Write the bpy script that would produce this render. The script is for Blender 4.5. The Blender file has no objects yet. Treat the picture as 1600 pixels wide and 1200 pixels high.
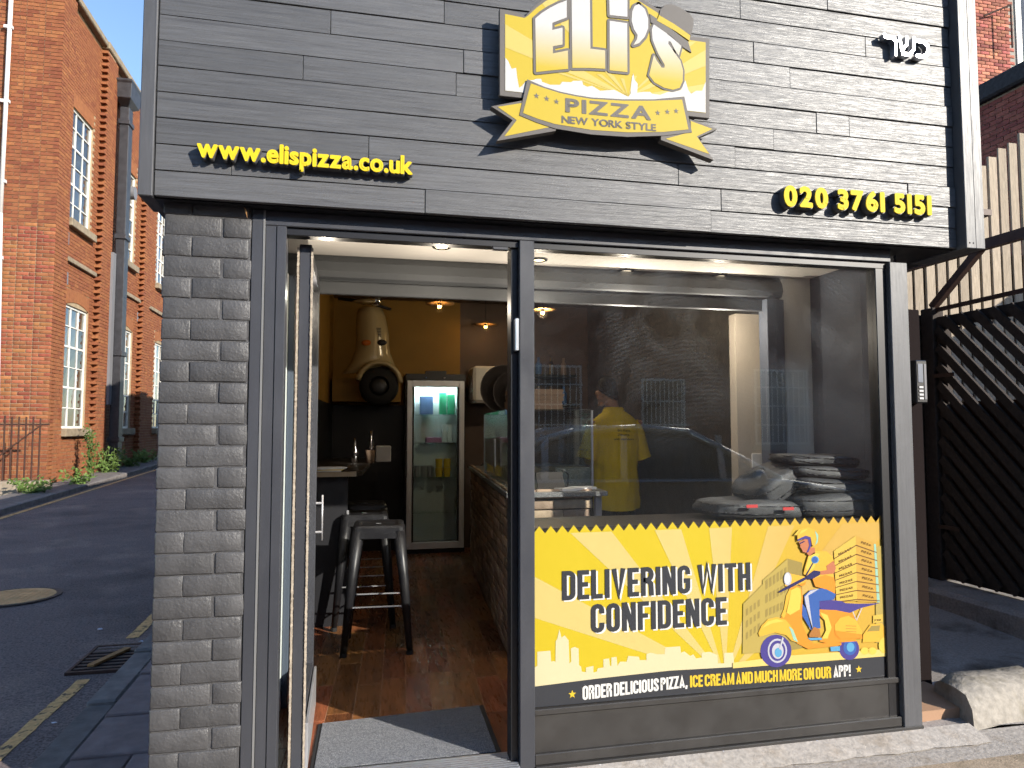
import bpy, bmesh, math, random
from mathutils import Vector, Matrix
R = math.radians
rng = random.Random(11)
S = bpy.context.scene
COL = S.collection

# ------------------------------------------------------------------ camera, sky, sun, exposure
FPX, YAW, PITCH = 1110.0, R(12.7), math.atan(68 / 1110.0)
CAM = Vector((0, -2.83, 1.35))
cam = bpy.data.cameras.new('camera')
cam.sensor_width = 36; cam.lens = FPX / 1600 * 36; cam.clip_start = 0.05; cam.clip_end = 600
camo = bpy.data.objects.new('camera', cam); COL.objects.link(camo)
camo.location = CAM; camo.rotation_euler = (math.pi / 2 + PITCH, 0, -YAW)
S.camera = camo
SUN_AZ, SUN_EL = R(43.0), R(23.0)          # azimuth measured from -Y towards +X
sdir = Vector((math.sin(SUN_AZ) * math.cos(SUN_EL), -math.cos(SUN_AZ) * math.cos(SUN_EL), math.sin(SUN_EL)))
w = bpy.data.worlds.new('World'); S.world = w; w.use_nodes = True
nt = w.node_tree; bg = nt.nodes['Background']
sky = nt.nodes.new('ShaderNodeTexSky'); sky.sky_type = 'NISHITA'; sky.sun_disc = False
sky.sun_elevation = SUN_EL; sky.sun_rotation = math.pi - SUN_AZ
sky.air_density = 1.0; sky.dust_density = 0.3; sky.ozone_density = 2.5
nt.links.new(sky.outputs[0], bg.inputs[0]); bg.inputs[1].default_value = 0.15
sl = bpy.data.lights.new('sun', 'SUN'); sl.energy = 4.6; sl.angle = R(0.5); sl.color = (1.0, 0.93, 0.82)
so = bpy.data.objects.new('sun', sl); COL.objects.link(so)
so.rotation_euler = (-sdir).to_track_quat('-Z', 'Y').to_euler(); so.location = (6, -8, 8)
S.view_settings.view_transform = 'Standard'; S.view_settings.look = 'None'
S.view_settings.exposure = 0.95; S.view_settings.gamma = 1.0
try: S.view_settings.use_curve_mapping = False
except Exception: pass
S.render.engine = 'CYCLES'
S.cycles.max_bounces = 7; S.cycles.diffuse_bounces = 4; S.cycles.transparent_max_bounces = 12; S.cycles.glossy_bounces = 3
S.cycles.sample_clamp_indirect = 6.0; S.cycles.caustics_reflective = False; S.cycles.caustics_refractive = False
S.cycles.use_denoising = True
S.cycles.use_adaptive_sampling = True; S.cycles.adaptive_threshold = 0.03
S.cycles.denoising_prefilter = 'FAST'

# measured from the photograph: pixel -> point on a wall plane (Y), a level (Z) or a side wall (X)
_fw = Vector((math.sin(YAW) * math.cos(PITCH), math.cos(YAW) * math.cos(PITCH), math.sin(PITCH)))
_rt = Vector((math.cos(YAW), -math.sin(YAW), 0)); _up = _rt.cross(_fw)
def ray(px, py): return _fw * FPX + _rt * (px - 800) + _up * (600 - py)
def atY(px, py, y): r = ray(px, py); return CAM + r * ((y - CAM.y) / r.y)
def atZ(px, py, z): r = ray(px, py); return CAM + r * ((z - CAM.z) / r.z)
def atX(px, py, x): r = ray(px, py); return CAM + r * ((x - CAM.x) / r.x)

# ------------------------------------------------------------------ materials
MATS = {}
def mat(name, col, rough=.6, spec=.5, metal=0, var=0.0, tint=0.0, hue=0.0, cn=None, cols=None, bump=None, bump2=None, stretch=(1, 1, 1),
        emit=None, coat=0, rn=0.0, tattr=False):
    """col base colour; var = value change per object; cn=(scale,amount) colour noise; bump=(scale,strength,distance)"""
    m = bpy.data.materials.new(name); m.use_nodes = True; MATS[name] = m
    t = m.node_tree; N = t.nodes; L = t.links; p = N['Principled BSDF']
    p.inputs['Base Color'].default_value = (*col, 1); p.inputs['Roughness'].default_value = rough
    p.inputs['Specular IOR Level'].default_value = spec; p.inputs['Metallic'].default_value = metal
    if coat: p.inputs['Coat Weight'].default_value = coat; p.inputs['Coat Roughness'].default_value = .15
    if emit: p.inputs['Emission Color'].default_value = (*emit[0], 1); p.inputs['Emission Strength'].default_value = emit[1]
    tc = N.new('ShaderNodeTexCoord'); oi = N.new('ShaderNodeObjectInfo')
    mp = N.new('ShaderNodeMapping'); mp.inputs['Scale'].default_value = stretch
    ofs = N.new('ShaderNodeVectorMath'); ofs.operation = 'MULTIPLY_ADD'
    cmb = N.new('ShaderNodeCombineXYZ')
    for i in range(3): L.new(oi.outputs['Random'], cmb.inputs[i])
    L.new(cmb.outputs[0], ofs.inputs[0]); ofs.inputs[1].default_value = (31, 17, 23) if (var or tint) else (0, 0, 0)
    L.new(tc.outputs['Object'], ofs.inputs[2]); L.new(ofs.outputs[0], mp.inputs[0])
    last = None
    def noise(scale, detail=3, ro=.6):
        n = N.new('ShaderNodeTexNoise'); n.inputs['Scale'].default_value = scale
        n.inputs['Detail'].default_value = detail; n.inputs['Roughness'].default_value = ro
        L.new(mp.outputs[0], n.inputs['Vector']); return n
    def hsv(src, val=None, hu=None):
        h = N.new('ShaderNodeHueSaturation')
        if src is None: h.inputs['Color'].default_value = (*col, 1)
        else: L.new(src, h.inputs['Color'])
        if val is not None: L.new(val, h.inputs['Value'])
        if hu is not None: L.new(hu, h.inputs['Hue'])
        return h.outputs[0]
    def mr(src, lo, hi, a=0, b=1):
        r = N.new('ShaderNodeMapRange'); r.inputs[1].default_value = a; r.inputs[2].default_value = b
        r.inputs[3].default_value = lo; r.inputs[4].default_value = hi; L.new(src, r.inputs[0]); return r.outputs[0]
    if cols:          # (other colour, noise scale, lo, hi)
        for c2, sc, lo, hi in cols:
            n = noise(sc); f = mr(n.outputs[0], 0, 1, lo, hi)
            mx = N.new('ShaderNodeMix'); mx.data_type = 'RGBA'; L.new(f, mx.inputs[0])
            if last is None: mx.inputs[6].default_value = (*col, 1)
            else: L.new(last, mx.inputs[6])
            mx.inputs[7].default_value = (*c2, 1); last = mx.outputs[2]
    if cn: last = hsv(last, mr(noise(cn[0]).outputs[0], 1 - cn[1], 1 + cn[1], .3, .7))
    if var: last = hsv(last, mr(oi.outputs['Random'], 1 - var, 1 + var))
    if hue:
        wn = N.new('ShaderNodeTexWhiteNoise'); wn.noise_dimensions = '1D'; L.new(oi.outputs['Random'], wn.inputs['W'])
        last = hsv(last, None, mr(wn.outputs[0], .5 - hue, .5 + hue))
    if tattr:
        at = N.new('ShaderNodeAttribute'); at.attribute_name = 'tint'
        last = hsv(last, mr(at.outputs['Fac'], .70, 1.2), mr(at.outputs['Fac'], .488, .508))
    if last is not None: L.new(last, p.inputs['Base Color'])
    if rn: L.new(mr(noise(9).outputs[0], rough - rn, rough + rn, .3, .7), p.inputs['Roughness'])
    nrm = None
    for b in (bump, bump2):
        if b:
            bn = N.new('ShaderNodeBump'); bn.inputs['Strength'].default_value = b[1]; bn.inputs['Distance'].default_value = b[2]
            L.new(noise(b[0]).outputs[0], bn.inputs['Height'])
            if nrm is not None: L.new(nrm, bn.inputs['Normal'])
            nrm = bn.outputs[0]
    if nrm is not None: L.new(nrm, p.inputs['Normal'])
    return m

mat('wood_paint', (.080, .081, .085), .44, .5, var=.17, cols=[((.042, .042, .045), 1.6, .54, .8)], cn=(5, .16), stretch=(1.0, 6, 30), bump=(2.6, .45, .006), bump2=(14, .3, .003), rn=.12)
mat('trim_paint', (.07, .071, .077), .48, .5, var=.1, cn=(6, .12), stretch=(12, 6, 1), bump=(6, .35, .003), rn=.06)
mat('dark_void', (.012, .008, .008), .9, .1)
mat('brick_paint', (.062, .061, .063), .5, .42, var=.1, cn=(7, .18), bump=(26, .6, .006), bump2=(110, .8, .003), rn=.08)
mat('frame_paint', (.040, .042, .050), .42, .5, cn=(3, .15), bump=(80, .06, .001), stretch=(1, 1, .3), rn=.1)
mat('frame_edge', (.16, .16, .16), .4, .6)
mat('frame_black', (.010, .010, .012), .4, .5)
mat('riser_paint', (.028, .026, .025), .5, .5, cn=(4, .2), bump=(40, .12, .001), rn=.1)
mat('letter_yellow', (.60, .45, .02), .6, .15)
mat('letter_grey', (.075, .075, .08), .45, .4)
mat('sign_grey', (.115, .105, .097), .55, .22)
mat('sign_side', (.10, .10, .10), .5, .4)
mat('sign_yellow', (.42, .315, .028), .55, .22)
mat('sign_ray', (.46, .365, .10), .55, .22)
mat('sign_white', (.46, .455, .44), .55, .22)
mat('steel_letter', (.85, .85, .88), .28, .6, metal=1)
mat('brush', (.36, .31, .25), .95, .1, cn=(60, .3))
mat('white_wall', (.76, .74, .70), .7, .3, cn=(2, .05))
mat('ceiling_white', (.80, .77, .72), .7, .3, cn=(1.5, .04))
mat('beige_wall', (.52, .46, .38), .75, .3, cn=(2, .06))
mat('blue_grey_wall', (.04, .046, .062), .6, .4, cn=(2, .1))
mat('yellow_wall', (.33, .18, .03), .6, .35, cn=(3, .08))
mat('black_wall', (.014, .014, .017), .5, .4)
mat('brown_wall', (.11, .075, .06), .6, .4, cn=(2, .2))
mat('shutter_grey', (.10, .108, .118), .75, .5, cn=(2, .06))
mat('shutter_guide', (.10, .115, .15), .45, .5)
mat('floor_wood', (.21, .078, .03), .30, .5, var=.42, hue=.016, cols=[((.085, .032, .014), 3.0, .45, .75)], cn=(7, .2), stretch=(7, .9, 1), bump=(8, .25, .002), rn=.08)
mat('floor_gap', (.36, .22, .14), .8, .2)
mat('mat_carpet', (.15, .157, .175), .95, .1, cols=[((.31, .32, .34), 260, .48, .58), ((.05, .055, .07), 200, .55, .66)], bump=(330, 1.0, .006))
mat('mat_rubber', (.02, .02, .022), .7, .3)
mat('aluminium', (.62, .64, .68), .35, .5, metal=.85, cn=(8, .1))
mat('steel', (.46, .46, .48), .35, .5, metal=.55, cn=(5, .1))
mat('black_metal', (.010, .010, .012), .42, .5, cn=(12, .2), rn=.1)
mat('black_plastic', (.012, .012, .013), .4, .5)
mat('black_wood', (.022, .018, .016), .38, .5, cols=[((.06, .045, .035), 3, .5, .8)], stretch=(1, 9, 9), bump=(6, .3, .003))
mat('slip_stone', (.34, .255, .18), .75, .3, var=.38, hue=.012, cn=(9, .25), bump=(16, .8, .012), bump2=(60, .5, .004))
mat('slip_mortar', (.05, .042, .036), .9, .2)
mat('stone_top', (.11, .115, .12), .35, .5, cols=[((.27, .27, .27), 160, .5, .6)])
mat('wood_edge', (.30, .24, .17), .6, .3)
mat('paper', (.75, .75, .74), .7, .2); mat('paper_yellow', (.75, .55, .12), .7, .2); mat('blue_print', (.06, .16, .42), .5, .3)
mat('card_brown', (.30, .21, .15), .8, .2, var=.12, cn=(14, .12))
mat('pan_metal', (.13, .11, .10), .45, .5, metal=.6)
mat('scooter_cream', (.48, .38, .20), .25, .5, coat=.4)
mat('chrome', (.7, .7, .7), .12, .5, metal=1)
mat('rubber', (.015, .015, .016), .75, .3)
mat('amber', (.5, .13, .02), .2, .5)
mat('fridge_inside', (.62, .66, .66), .5, .4)
mat('green_carton', (.05, .40, .22), .5, .4); mat('yellow_tub', (.75, .52, .06), .5, .4); mat('blue_box', (.12, .2, .42), .5, .4); mat('pink_tub', (.45, .2, .35), .5, .4)
mat('fridge_frame', (.72, .72, .75), .4, .5, metal=.3, cn=(5, .08))
mat('fridge_light', (.9, 1, .98), emit=((.80, 1, .96), 60))
mat('bulb', (1, .6, .2), emit=((1, .42, .06), 26)); mat('bulb_glass', (.9, .45, .12), .1, .5, emit=((1, .40, .06), .55))
mat('lamp_shade', (.50, .27, .09), .5, .4, metal=.2)
mat('downlight_glow', (1, .9, .6), emit=((1, .80, .42), 2.4)); mat('downlight_off', (.42, .36, .28), .3, .5, emit=((1, .8, .55), .9))
mat('bag_cloth', (.05, .051, .053), .62, .4, cn=(6, .15), bump=(420, .35, .001), bump2=(14, .5, .012))
mat('red_print', (.45, .02, .02), .6, .3)
mat('polo_yellow', (.70, .54, .014), .85, .2, cn=(8, .06), bump=(9, .5, .012), bump2=(420, .2, .001), stretch=(1.6, 1, .5))
mat('skin', (.34, .18, .115), .55, .4, cn=(20, .06)); mat('hair', (.008, .007, .007), .7, .2, bump=(160, .8, .006))
mat('trouser', (.02, .022, .028), .8, .2); mat('print_black', (.015, .015, .015), .6, .3)
mat('red_brick', (.255, .088, .040), .85, .25, var=.14, hue=.014, cn=(12, .16), bump=(50, .5, .004), tattr=True)
mat('mortar', (.33, .25, .16), .95, .1, cn=(6, .15))
mat('brick_far', (.32, .115, .08), .85, .25, var=.35, hue=.014, cn=(10, .2), bump=(40, .5, .004), tattr=True)
mat('mortar_grey', (.28, .26, .23), .95, .1)
mat('white_paint', (.66, .65, .60), .5, .4, cn=(9, .12)); mat('stone_sill', (.24, .19, .13), .85, .3, cn=(6, .25), bump=(20, .5, .006))
mat('pipe_black', (.030, .029, .033), .5, .5, cn=(8, .3), bump=(30, .2, .003)); mat('pipe_white', (.6, .58, .57), .5, .4)
mat('vent_grey', (.16, .16, .17), .6, .3)
mat('rail_brown', (.05, .022, .014), .7, .3, cn=(20, .3))
mat('plinth_stone', (.28, .23, .17), .9, .2, cn=(4, .3), bump=(12, .6, .01))
mat('asphalt', (.165, .128, .122), .9, .3, cols=[((.25, .19, .165), 1.3, .5, .7), ((.085, .07, .07), .8, .5, .7)], cn=(75, .55), bump=(160, .8, .006), bump2=(25, .3, .006))
mat('yellow_line', (.66, .39, .16), .85, .3, cols=[((.12, .09, .06), 24, .56, .66)], cn=(30, .2), bump=(120, .5, .004))
mat('kerb_stone', (.16, .145, .138), .85, .3, var=.15, cn=(10, .25), bump=(30, .6, .006))
mat('slab_purple', (.20, .155, .15), .85, .3, var=.2, cn=(9, .2), bump=(60, .5, .004))
mat('slab_front', (.34, .27, .20), .9, .25, var=.08, cols=[((.22, .18, .13), 5, .5, .7)], cn=(110, .25), bump=(120, .7, .004))
mat('concrete_pale', (.36, .33, .30), .9, .25, cols=[((.30, .26, .22), 9, .52, .72)], cn=(40, .2), bump=(60, .6, .006))
mat('concrete_block', (.30, .275, .24), .9, .25, cols=[((.15, .13, .09), 5, .5, .72)], cn=(30, .2), bump=(24, .7, .012))
mat('iron', (.075, .055, .045), .7, .4, cn=(20, .3)); mat('rust_tan', (.72, .42, .19), .8, .3, cn=(9, .15))
mat('offcut_wood', (.34, .18, .07), .8, .3, cn=(9, .2), stretch=(1, 8, 8))
mat('litter_white', (.6, .6, .66), .8, .2); mat('litter_red', (.4, .07, .04), .8, .2)
mat('leaf', (.085, .14, .03), .6, .3, var=.3, cn=(6, .4))
mat('fence_wood', (.31, .255, .19), .8, .25, var=.16, cn=(8, .2), stretch=(9, 9, 1), bump=(6, .4, .004))
mat('fence_back', (.05, .025, .015), .9, .1)
mat('gate_wood', (.036, .028, .024), .8, .3, var=.2, cn=(9, .25), stretch=(4, 4, 4), bump=(14, .4, .004))
mat('rust_steel', (.055, .028, .02), .7, .4, cn=(14, .3))
mat('alley_ground', (.30, .275, .26), .9, .25, cols=[((.09, .08, .07), 2.5, .5, .7)], cn=(70, .25), bump=(80, .6, .005))
mat('felt', (.04, .04, .045), .9, .2, cn=(20, .3))
mat('car_silver', (.42, .43, .44), .28, .5, metal=.7, coat=.5); mat('car_glass', (.015, .02, .022), .06, .6)
mat('dash_pale', (.3, .33, .3), .5)
mat('render_wall', (.3, .28, .25), .8)
# banner print
mat('print_cream', (.50, .44, .27), .35, .45); mat('print_dark', (.030, .032, .038), .35, .45)
mat('print_white', (.56, .55, .52), .35, .45); mat('print_gold', (.55, .38, .03), .35, .45)
for n, c in dict(pr_orange=(.80, .31, .035), pr_amber=(.82, .47, .06), pr_bright=(.86, .60, .10), pr_indigo=(.075, .06, .27), pr_blue=(.05, .13, .42), pr_sky=(.12, .38, .62),
                 pr_navy=(.03, .03, .12), pr_skin=(.56, .20, .10), pr_silver=(.55, .55, .62), pr_build=(.50, .38, .10), pr_build2=(.36, .27, .08), pr_box=(.72, .50, .09), pr_box2=(.64, .38, .07),
                 pr_line=(.20, .09, .03), pr_brown=(.45, .19, .05), pr_teal=(.35, .62, .48), pr_ground=(.80, .62, .20)).items():
    mat(n, tuple(q * .68 for q in c), .35, .45)
def banner_mat(name, c1, c2, x0, x1):
    m = mat(name, c1, .36, .35, bump=(5, .22, .012)); t = m.node_tree; p = t.nodes['Principled BSDF']
    tc = t.nodes.new('ShaderNodeTexCoord'); sx = t.nodes.new('ShaderNodeSeparateXYZ'); rp = t.nodes.new('ShaderNodeMapRange'); mx = t.nodes.new('ShaderNodeMix'); mx.data_type = 'RGBA'
    t.links.new(tc.outputs['Object'], sx.inputs[0]); t.links.new(sx.outputs[0], rp.inputs[0]); rp.inputs[1].default_value = x0; rp.inputs[2].default_value = x1
    t.links.new(rp.outputs[0], mx.inputs[0]); mx.inputs[6].default_value = (*c1, 1); mx.inputs[7].default_value = (*c2, 1); t.links.new(mx.outputs[2], p.inputs['Base Color'])
banner_mat('banner_yellow', (.44, .335, .018), (.44, .275, .042), 1.5, 2.1)
banner_mat('banner_ray', (.46, .37, .13), (.44, .28, .065), 1.5, 2.1)
def letter_grad(name, z0, z1):          # printed fade from white to yellow inside the big letters
    m = mat(name, (.8, .6, .06), .55, .22); t = m.node_tree; p = t.nodes['Principled BSDF']
    tc = t.nodes.new('ShaderNodeTexCoord'); sx = t.nodes.new('ShaderNodeSeparateXYZ'); rp = t.nodes.new('ShaderNodeMapRange'); mx = t.nodes.new('ShaderNodeMix'); mx.data_type = 'RGBA'
    t.links.new(tc.outputs['Object'], sx.inputs[0]); t.links.new(sx.outputs[2], rp.inputs[0]); rp.inputs[1].default_value = z0; rp.inputs[2].default_value = z1
    t.links.new(rp.outputs[0], mx.inputs[0]); mx.inputs[6].default_value = (.42, .315, .028, 1); mx.inputs[7].default_value = (.45, .44, .43, 1); t.links.new(mx.outputs[2], p.inputs['Base Color'])
letter_grad('sign_fade', 2.80, 2.98)

def glass_mat(name, tint, refl, dirt):
    m = bpy.data.materials.new(name); m.use_nodes = True; MATS[name] = m; t = m.node_tree; N = t.nodes; L = t.links
    N.remove(N['Principled BSDF']); out = N['Material Output']
    tr = N.new('ShaderNodeBsdfTransparent'); tr.inputs[0].default_value = (*tint, 1)
    gl = N.new('ShaderNodeBsdfGlossy'); gl.inputs['Roughness'].default_value = 0.0; gl.inputs[0].default_value = (1, 1, 1, 1)
    lw = N.new('ShaderNodeLayerWeight'); lw.inputs[0].default_value = .5          # Schlick reflectance, the same from both sides
    pw_ = N.new('ShaderNodeMath'); pw_.operation = 'POWER'; pw_.inputs[1].default_value = 5; L.new(lw.outputs['Facing'], pw_.inputs[0])
    fr = N.new('ShaderNodeMath'); fr.operation = 'MULTIPLY_ADD'; fr.inputs[1].default_value = .96; fr.inputs[2].default_value = .04; L.new(pw_.outputs[0], fr.inputs[0])
    mu = N.new('ShaderNodeMath'); mu.operation = 'MULTIPLY'; mu.inputs[1].default_value = refl; mu.use_clamp = True; L.new(fr.outputs[0], mu.inputs[0])
    mx = N.new('ShaderNodeMixShader'); L.new(mu.outputs[0], mx.inputs[0]); L.new(tr.outputs[0], mx.inputs[1]); L.new(gl.outputs[0], mx.inputs[2])
    last = mx
    if dirt:
        tc = N.new('ShaderNodeTexCoord'); mp = N.new('ShaderNodeMapping'); mp.inputs['Scale'].default_value = (1, 1, 1); L.new(tc.outputs['Object'], mp.inputs[0])
        wv = N.new('ShaderNodeTexNoise'); wv.inputs['Scale'].default_value = 2.4; wv.inputs['Detail'].default_value = 4; wv.inputs['Distortion'].default_value = 1.2; L.new(mp.outputs[0], wv.inputs['Vector'])
        mp2 = N.new('ShaderNodeMapping'); mp2.inputs['Location'].default_value = (-1.55, 0, -.75); L.new(tc.outputs['Object'], mp2.inputs[0])       # arcs left by a wiping cloth
        st = N.new('ShaderNodeTexWave'); st.wave_type = 'RINGS'; st.rings_direction = 'Y'; st.inputs['Scale'].default_value = 17; st.inputs['Distortion'].default_value = 5; st.inputs['Detail'].default_value = 5; st.inputs['Detail Scale'].default_value = 3; L.new(mp2.outputs[0], st.inputs['Vector'])
        sx = N.new('ShaderNodeSeparateXYZ'); L.new(tc.outputs['Object'], sx.inputs[0])
        up_ = N.new('ShaderNodeMapRange'); up_.inputs[1].default_value = 1.2; up_.inputs[2].default_value = 2.05; L.new(sx.outputs[2], up_.inputs[0])
        r1 = N.new('ShaderNodeMapRange'); r1.inputs[1].default_value = .40; r1.inputs[2].default_value = .72; L.new(wv.outputs[0], r1.inputs[0])
        r2_ = N.new('ShaderNodeMapRange'); r2_.inputs[3].default_value = .35; L.new(st.outputs['Fac'], r2_.inputs[0])
        m0 = N.new('ShaderNodeMath'); m0.operation = 'MULTIPLY'; L.new(r1.outputs[0], m0.inputs[0]); L.new(r2_.outputs[0], m0.inputs[1])
        m1 = N.new('ShaderNodeMath'); m1.operation = 'MULTIPLY'; L.new(m0.outputs[0], m1.inputs[0]); L.new(up_.outputs[0], m1.inputs[1])
        m2 = N.new('ShaderNodeMath'); m2.operation = 'MULTIPLY_ADD'; m2.inputs[1].default_value = dirt; m2.inputs[2].default_value = dirt * .05; L.new(m1.outputs[0], m2.inputs[0])
        df = N.new('ShaderNodeBsdfDiffuse'); df.inputs[0].default_value = (.62, .66, .70, 1)
        m3 = N.new('ShaderNodeMixShader'); L.new(m2.outputs[0], m3.inputs[0]); L.new(mx.outputs[0], m3.inputs[1]); L.new(df.outputs[0], m3.inputs[2]); last = m3
    L.new(last.outputs[0], out.inputs[0]); return m
glass_mat('shop_glass', (.98, .99, .99), 1.5, .055)
glass_mat('clear_glass', (.93, .97, .96), .8, .012)
glass_mat('door_glass', (.80, .85, .86), 1.2, .05)
glass_mat('house_glass', (.30, .34, .38), 1.5, .05)

# ------------------------------------------------------------------ mesh helpers
def link(o, parent=None):
    COL.objects.link(o)
    if parent is not None:
        o.parent = parent
        o.matrix_parent_inverse = world_of(parent).inverted()
    return o
def world_of(o):
    m = o.matrix_basis.copy()
    if o.parent is not None: m = world_of(o.parent) @ o.matrix_parent_inverse @ m
    return m
class MB:
    def __init__(s): s.v = []; s.f = []; s.mi = []; s.cm = 0; s.t = []; s.tv = .5
    def add(s, vs, fs):
        b = len(s.v); s.v += [tuple(v) for v in vs]; s.t += [s.tv] * len(vs)
        for f in fs: s.f.append([b + i for i in f]); s.mi.append(s.cm)
        return s
    def box(s, x0, y0, z0, x1, y1, z1, back=True):
        vs = [(x, y, z) for x in (x0, x1) for y in (y0, y1) for z in (z0, z1)]
        fs = [(0, 1, 3, 2), (4, 6, 7, 5), (0, 4, 5, 1), (0, 2, 6, 4), (1, 5, 7, 3)]
        if back: fs.append((2, 3, 7, 6))
        return s.add(vs, fs)
    def obox(s, c, ux, uy, uz, hx, hy, hz):      # oriented box
        c = Vector(c); ux, uy, uz = Vector(ux) * hx, Vector(uy) * hy, Vector(uz) * hz
        vs = [c + ux * a + uy * b + uz * d for a in (-1, 1) for b in (-1, 1) for d in (-1, 1)]
        return s.add(vs, [(0, 1, 3, 2), (4, 6, 7, 5), (0, 4, 5, 1), (0, 2, 6, 4), (1, 5, 7, 3), (2, 3, 7, 6)])
    def bar(s, a, b, wx, wz, upv=(0, 0, 1)):
        a, b = Vector(a), Vector(b); d = (b - a); l = d.length; d.normalize(); side = d.cross(Vector(upv))
        if side.length < 1e-4: side = Vector((1, 0, 0))
        side.normalize(); u = side.cross(d)
        return s.obox((a + b) / 2, d, side, u, l / 2, wx / 2, wz / 2)
    def prism(s, pts, y0, y1=None):              # polygon in x,z; front at y0 (towards the camera), back at y1
        n = len(pts); area = sum(pts[i][0] * pts[(i + 1) % n][1] - pts[(i + 1) % n][0] * pts[i][1] for i in range(n))
        if area < 0: pts = pts[::-1]
        fv = [(p[0], y0, p[1]) for p in pts]
        if y1 is None: return s.add(fv, [tuple(range(n))])
        return s.add(fv + [(p[0], y1, p[1]) for p in pts], [tuple(range(n)), tuple(range(2 * n - 1, n - 1, -1))] + [(i, i + n, (i + 1) % n + n, (i + 1) % n) for i in range(n)])
    def sheet(s, pts):                           # flat 3-D polygon
        return s.add(pts, [tuple(range(len(pts)))])
    def cyl(s, a, b, r0, r1=None, n=12, caps=True):
        r1 = r0 if r1 is None else r1; a, b = Vector(a), Vector(b); d = (b - a).normalized()
        u = d.orthogonal().normalized(); v = d.cross(u)
        vs = [a + (u * math.cos(2 * math.pi * i / n) + v * math.sin(2 * math.pi * i / n)) * r0 for i in range(n)] + \
             [b + (u * math.cos(2 * math.pi * i / n) + v * math.sin(2 * math.pi * i / n)) * r1 for i in range(n)]
        fs = [(i, (i + 1) % n, (i + 1) % n + n, i + n) for i in range(n)]
        if caps: fs += [tuple(range(n - 1, -1, -1)), tuple(range(n, 2 * n))]
        return s.add(vs, fs)
    def tube(s, pts, r, n=8):
        for i in range(len(pts) - 1): s.cyl(pts[i], pts[i + 1], r if not isinstance(r, (list, tuple)) else r[i], r if not isinstance(r, (list, tuple)) else r[i + 1], n)
        return s
    def lathe(s, prof, c, n=20, axis='z'):
        c = Vector(c); vs = []
        for r, h in prof:
            for i in range(n):
                a = 2 * math.pi * i / n; x, y = r * math.cos(a), r * math.sin(a)
                vs.append(c + (Vector((x, y, h)) if axis == 'z' else Vector((x, h, y)) if axis == 'y' else Vector((h, x, y))))
        fs = [(k * n + i, k * n + (i + 1) % n, (k + 1) * n + (i + 1) % n, (k + 1) * n + i) for k in range(len(prof) - 1) for i in range(n)]
        return s.add(vs, fs)
    def loft(s, rings, cap=True):
        n = len(rings[0]); vs = [p for r in rings for p in r]
        fs = [(k * n + i, k * n + (i + 1) % n, (k + 1) * n + (i + 1) % n, (k + 1) * n + i) for k in range(len(rings) - 1) for i in range(n)]
        if cap: fs += [tuple(range(n - 1, -1, -1)), tuple(range((len(rings) - 1) * n, len(rings) * n))]
        return s.add(vs, fs)
    def ball(s, c, rx, ry=None, rz=None, n=14, m=9):
        ry = ry or rx; rz = rz or rx; c = Vector(c)
        rings = [[c + Vector((rx * math.sin(t) * math.cos(2 * math.pi * i / n), ry * math.sin(t) * math.sin(2 * math.pi * i / n), -rz * math.cos(t))) for i in range(n)]
                 for t in [math.pi * (k + .02) / (m + .04) for k in range(m + 1)]]
        return s.loft(rings)
    def mesh(s, name, mats, smooth=False, bevel=0, tint=False, seg=1):
        me = bpy.data.meshes.new(name); me.from_pydata(s.v, [], s.f)
        mats = [mats] if isinstance(mats, str) else mats
        for m in mats: me.materials.append(MATS[m])
        if len(mats) > 1: me.polygons.foreach_set('material_index', s.mi)
        if tint:
            a = me.attributes.new('tint', 'FLOAT', 'POINT'); a.data.foreach_set('value', s.t)
        bm = bmesh.new(); bm.from_mesh(me); bmesh.ops.recalc_face_normals(bm, faces=bm.faces)
        if bevel:
            es = [e for e in bm.edges if len(e.link_faces) == 2 and e.calc_face_angle(0) > .5]
            bmesh.ops.bevel(bm, geom=es, offset=bevel, segments=seg, affect='EDGES', profile=.5, clamp_overlap=True)
        bm.to_mesh(me); bm.free()
        if smooth:
            me.polygons.foreach_set('use_smooth', [True] * len(me.polygons))
            me.update()
        return me
    def build(s, name, mats, parent=None, smooth=False, bevel=0, tint=False, seg=1):
        return link(bpy.data.objects.new(name, s.mesh(name, mats, smooth, bevel, tint, seg)), parent)
def shade(o, ang=35):
    me = o.data; me.polygons.foreach_set('use_smooth', [True] * len(me.polygons))
    bm = bmesh.new(); bm.from_mesh(me)
    for e in bm.edges:
        if len(e.link_faces) == 2 and e.calc_face_angle(0) > R(ang): e.smooth = False
    bm.to_mesh(me); bm.free(); return o
def tag(o, label, cat, group=None):
    o['label'] = label; o['category'] = cat
    if group: o['group'] = group
    return o
def thing(name, loc, label, cat, group=None):
    o = bpy.data.objects.new(name, None); o.location = loc; o.empty_display_size = .1; COL.objects.link(o); return tag(o, label, cat, group)
def struct(o): o['kind'] = 'structure'; return o
def stuff(o): o['kind'] = 'stuff'; return o
def box(name, m, b, parent=None, bevel=0): return MB().box(*b).build(name, m, parent, bevel=bevel)
def put(name, me, loc, parent, rot=None, scale=None):
    o = bpy.data.objects.new(name, me); o.location = loc
    if rot: o.rotation_euler = rot
    if scale: o.scale = scale
    COL.objects.link(o); o.parent = parent; o.matrix_parent_inverse = world_of(parent).inverted(); return o
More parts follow.
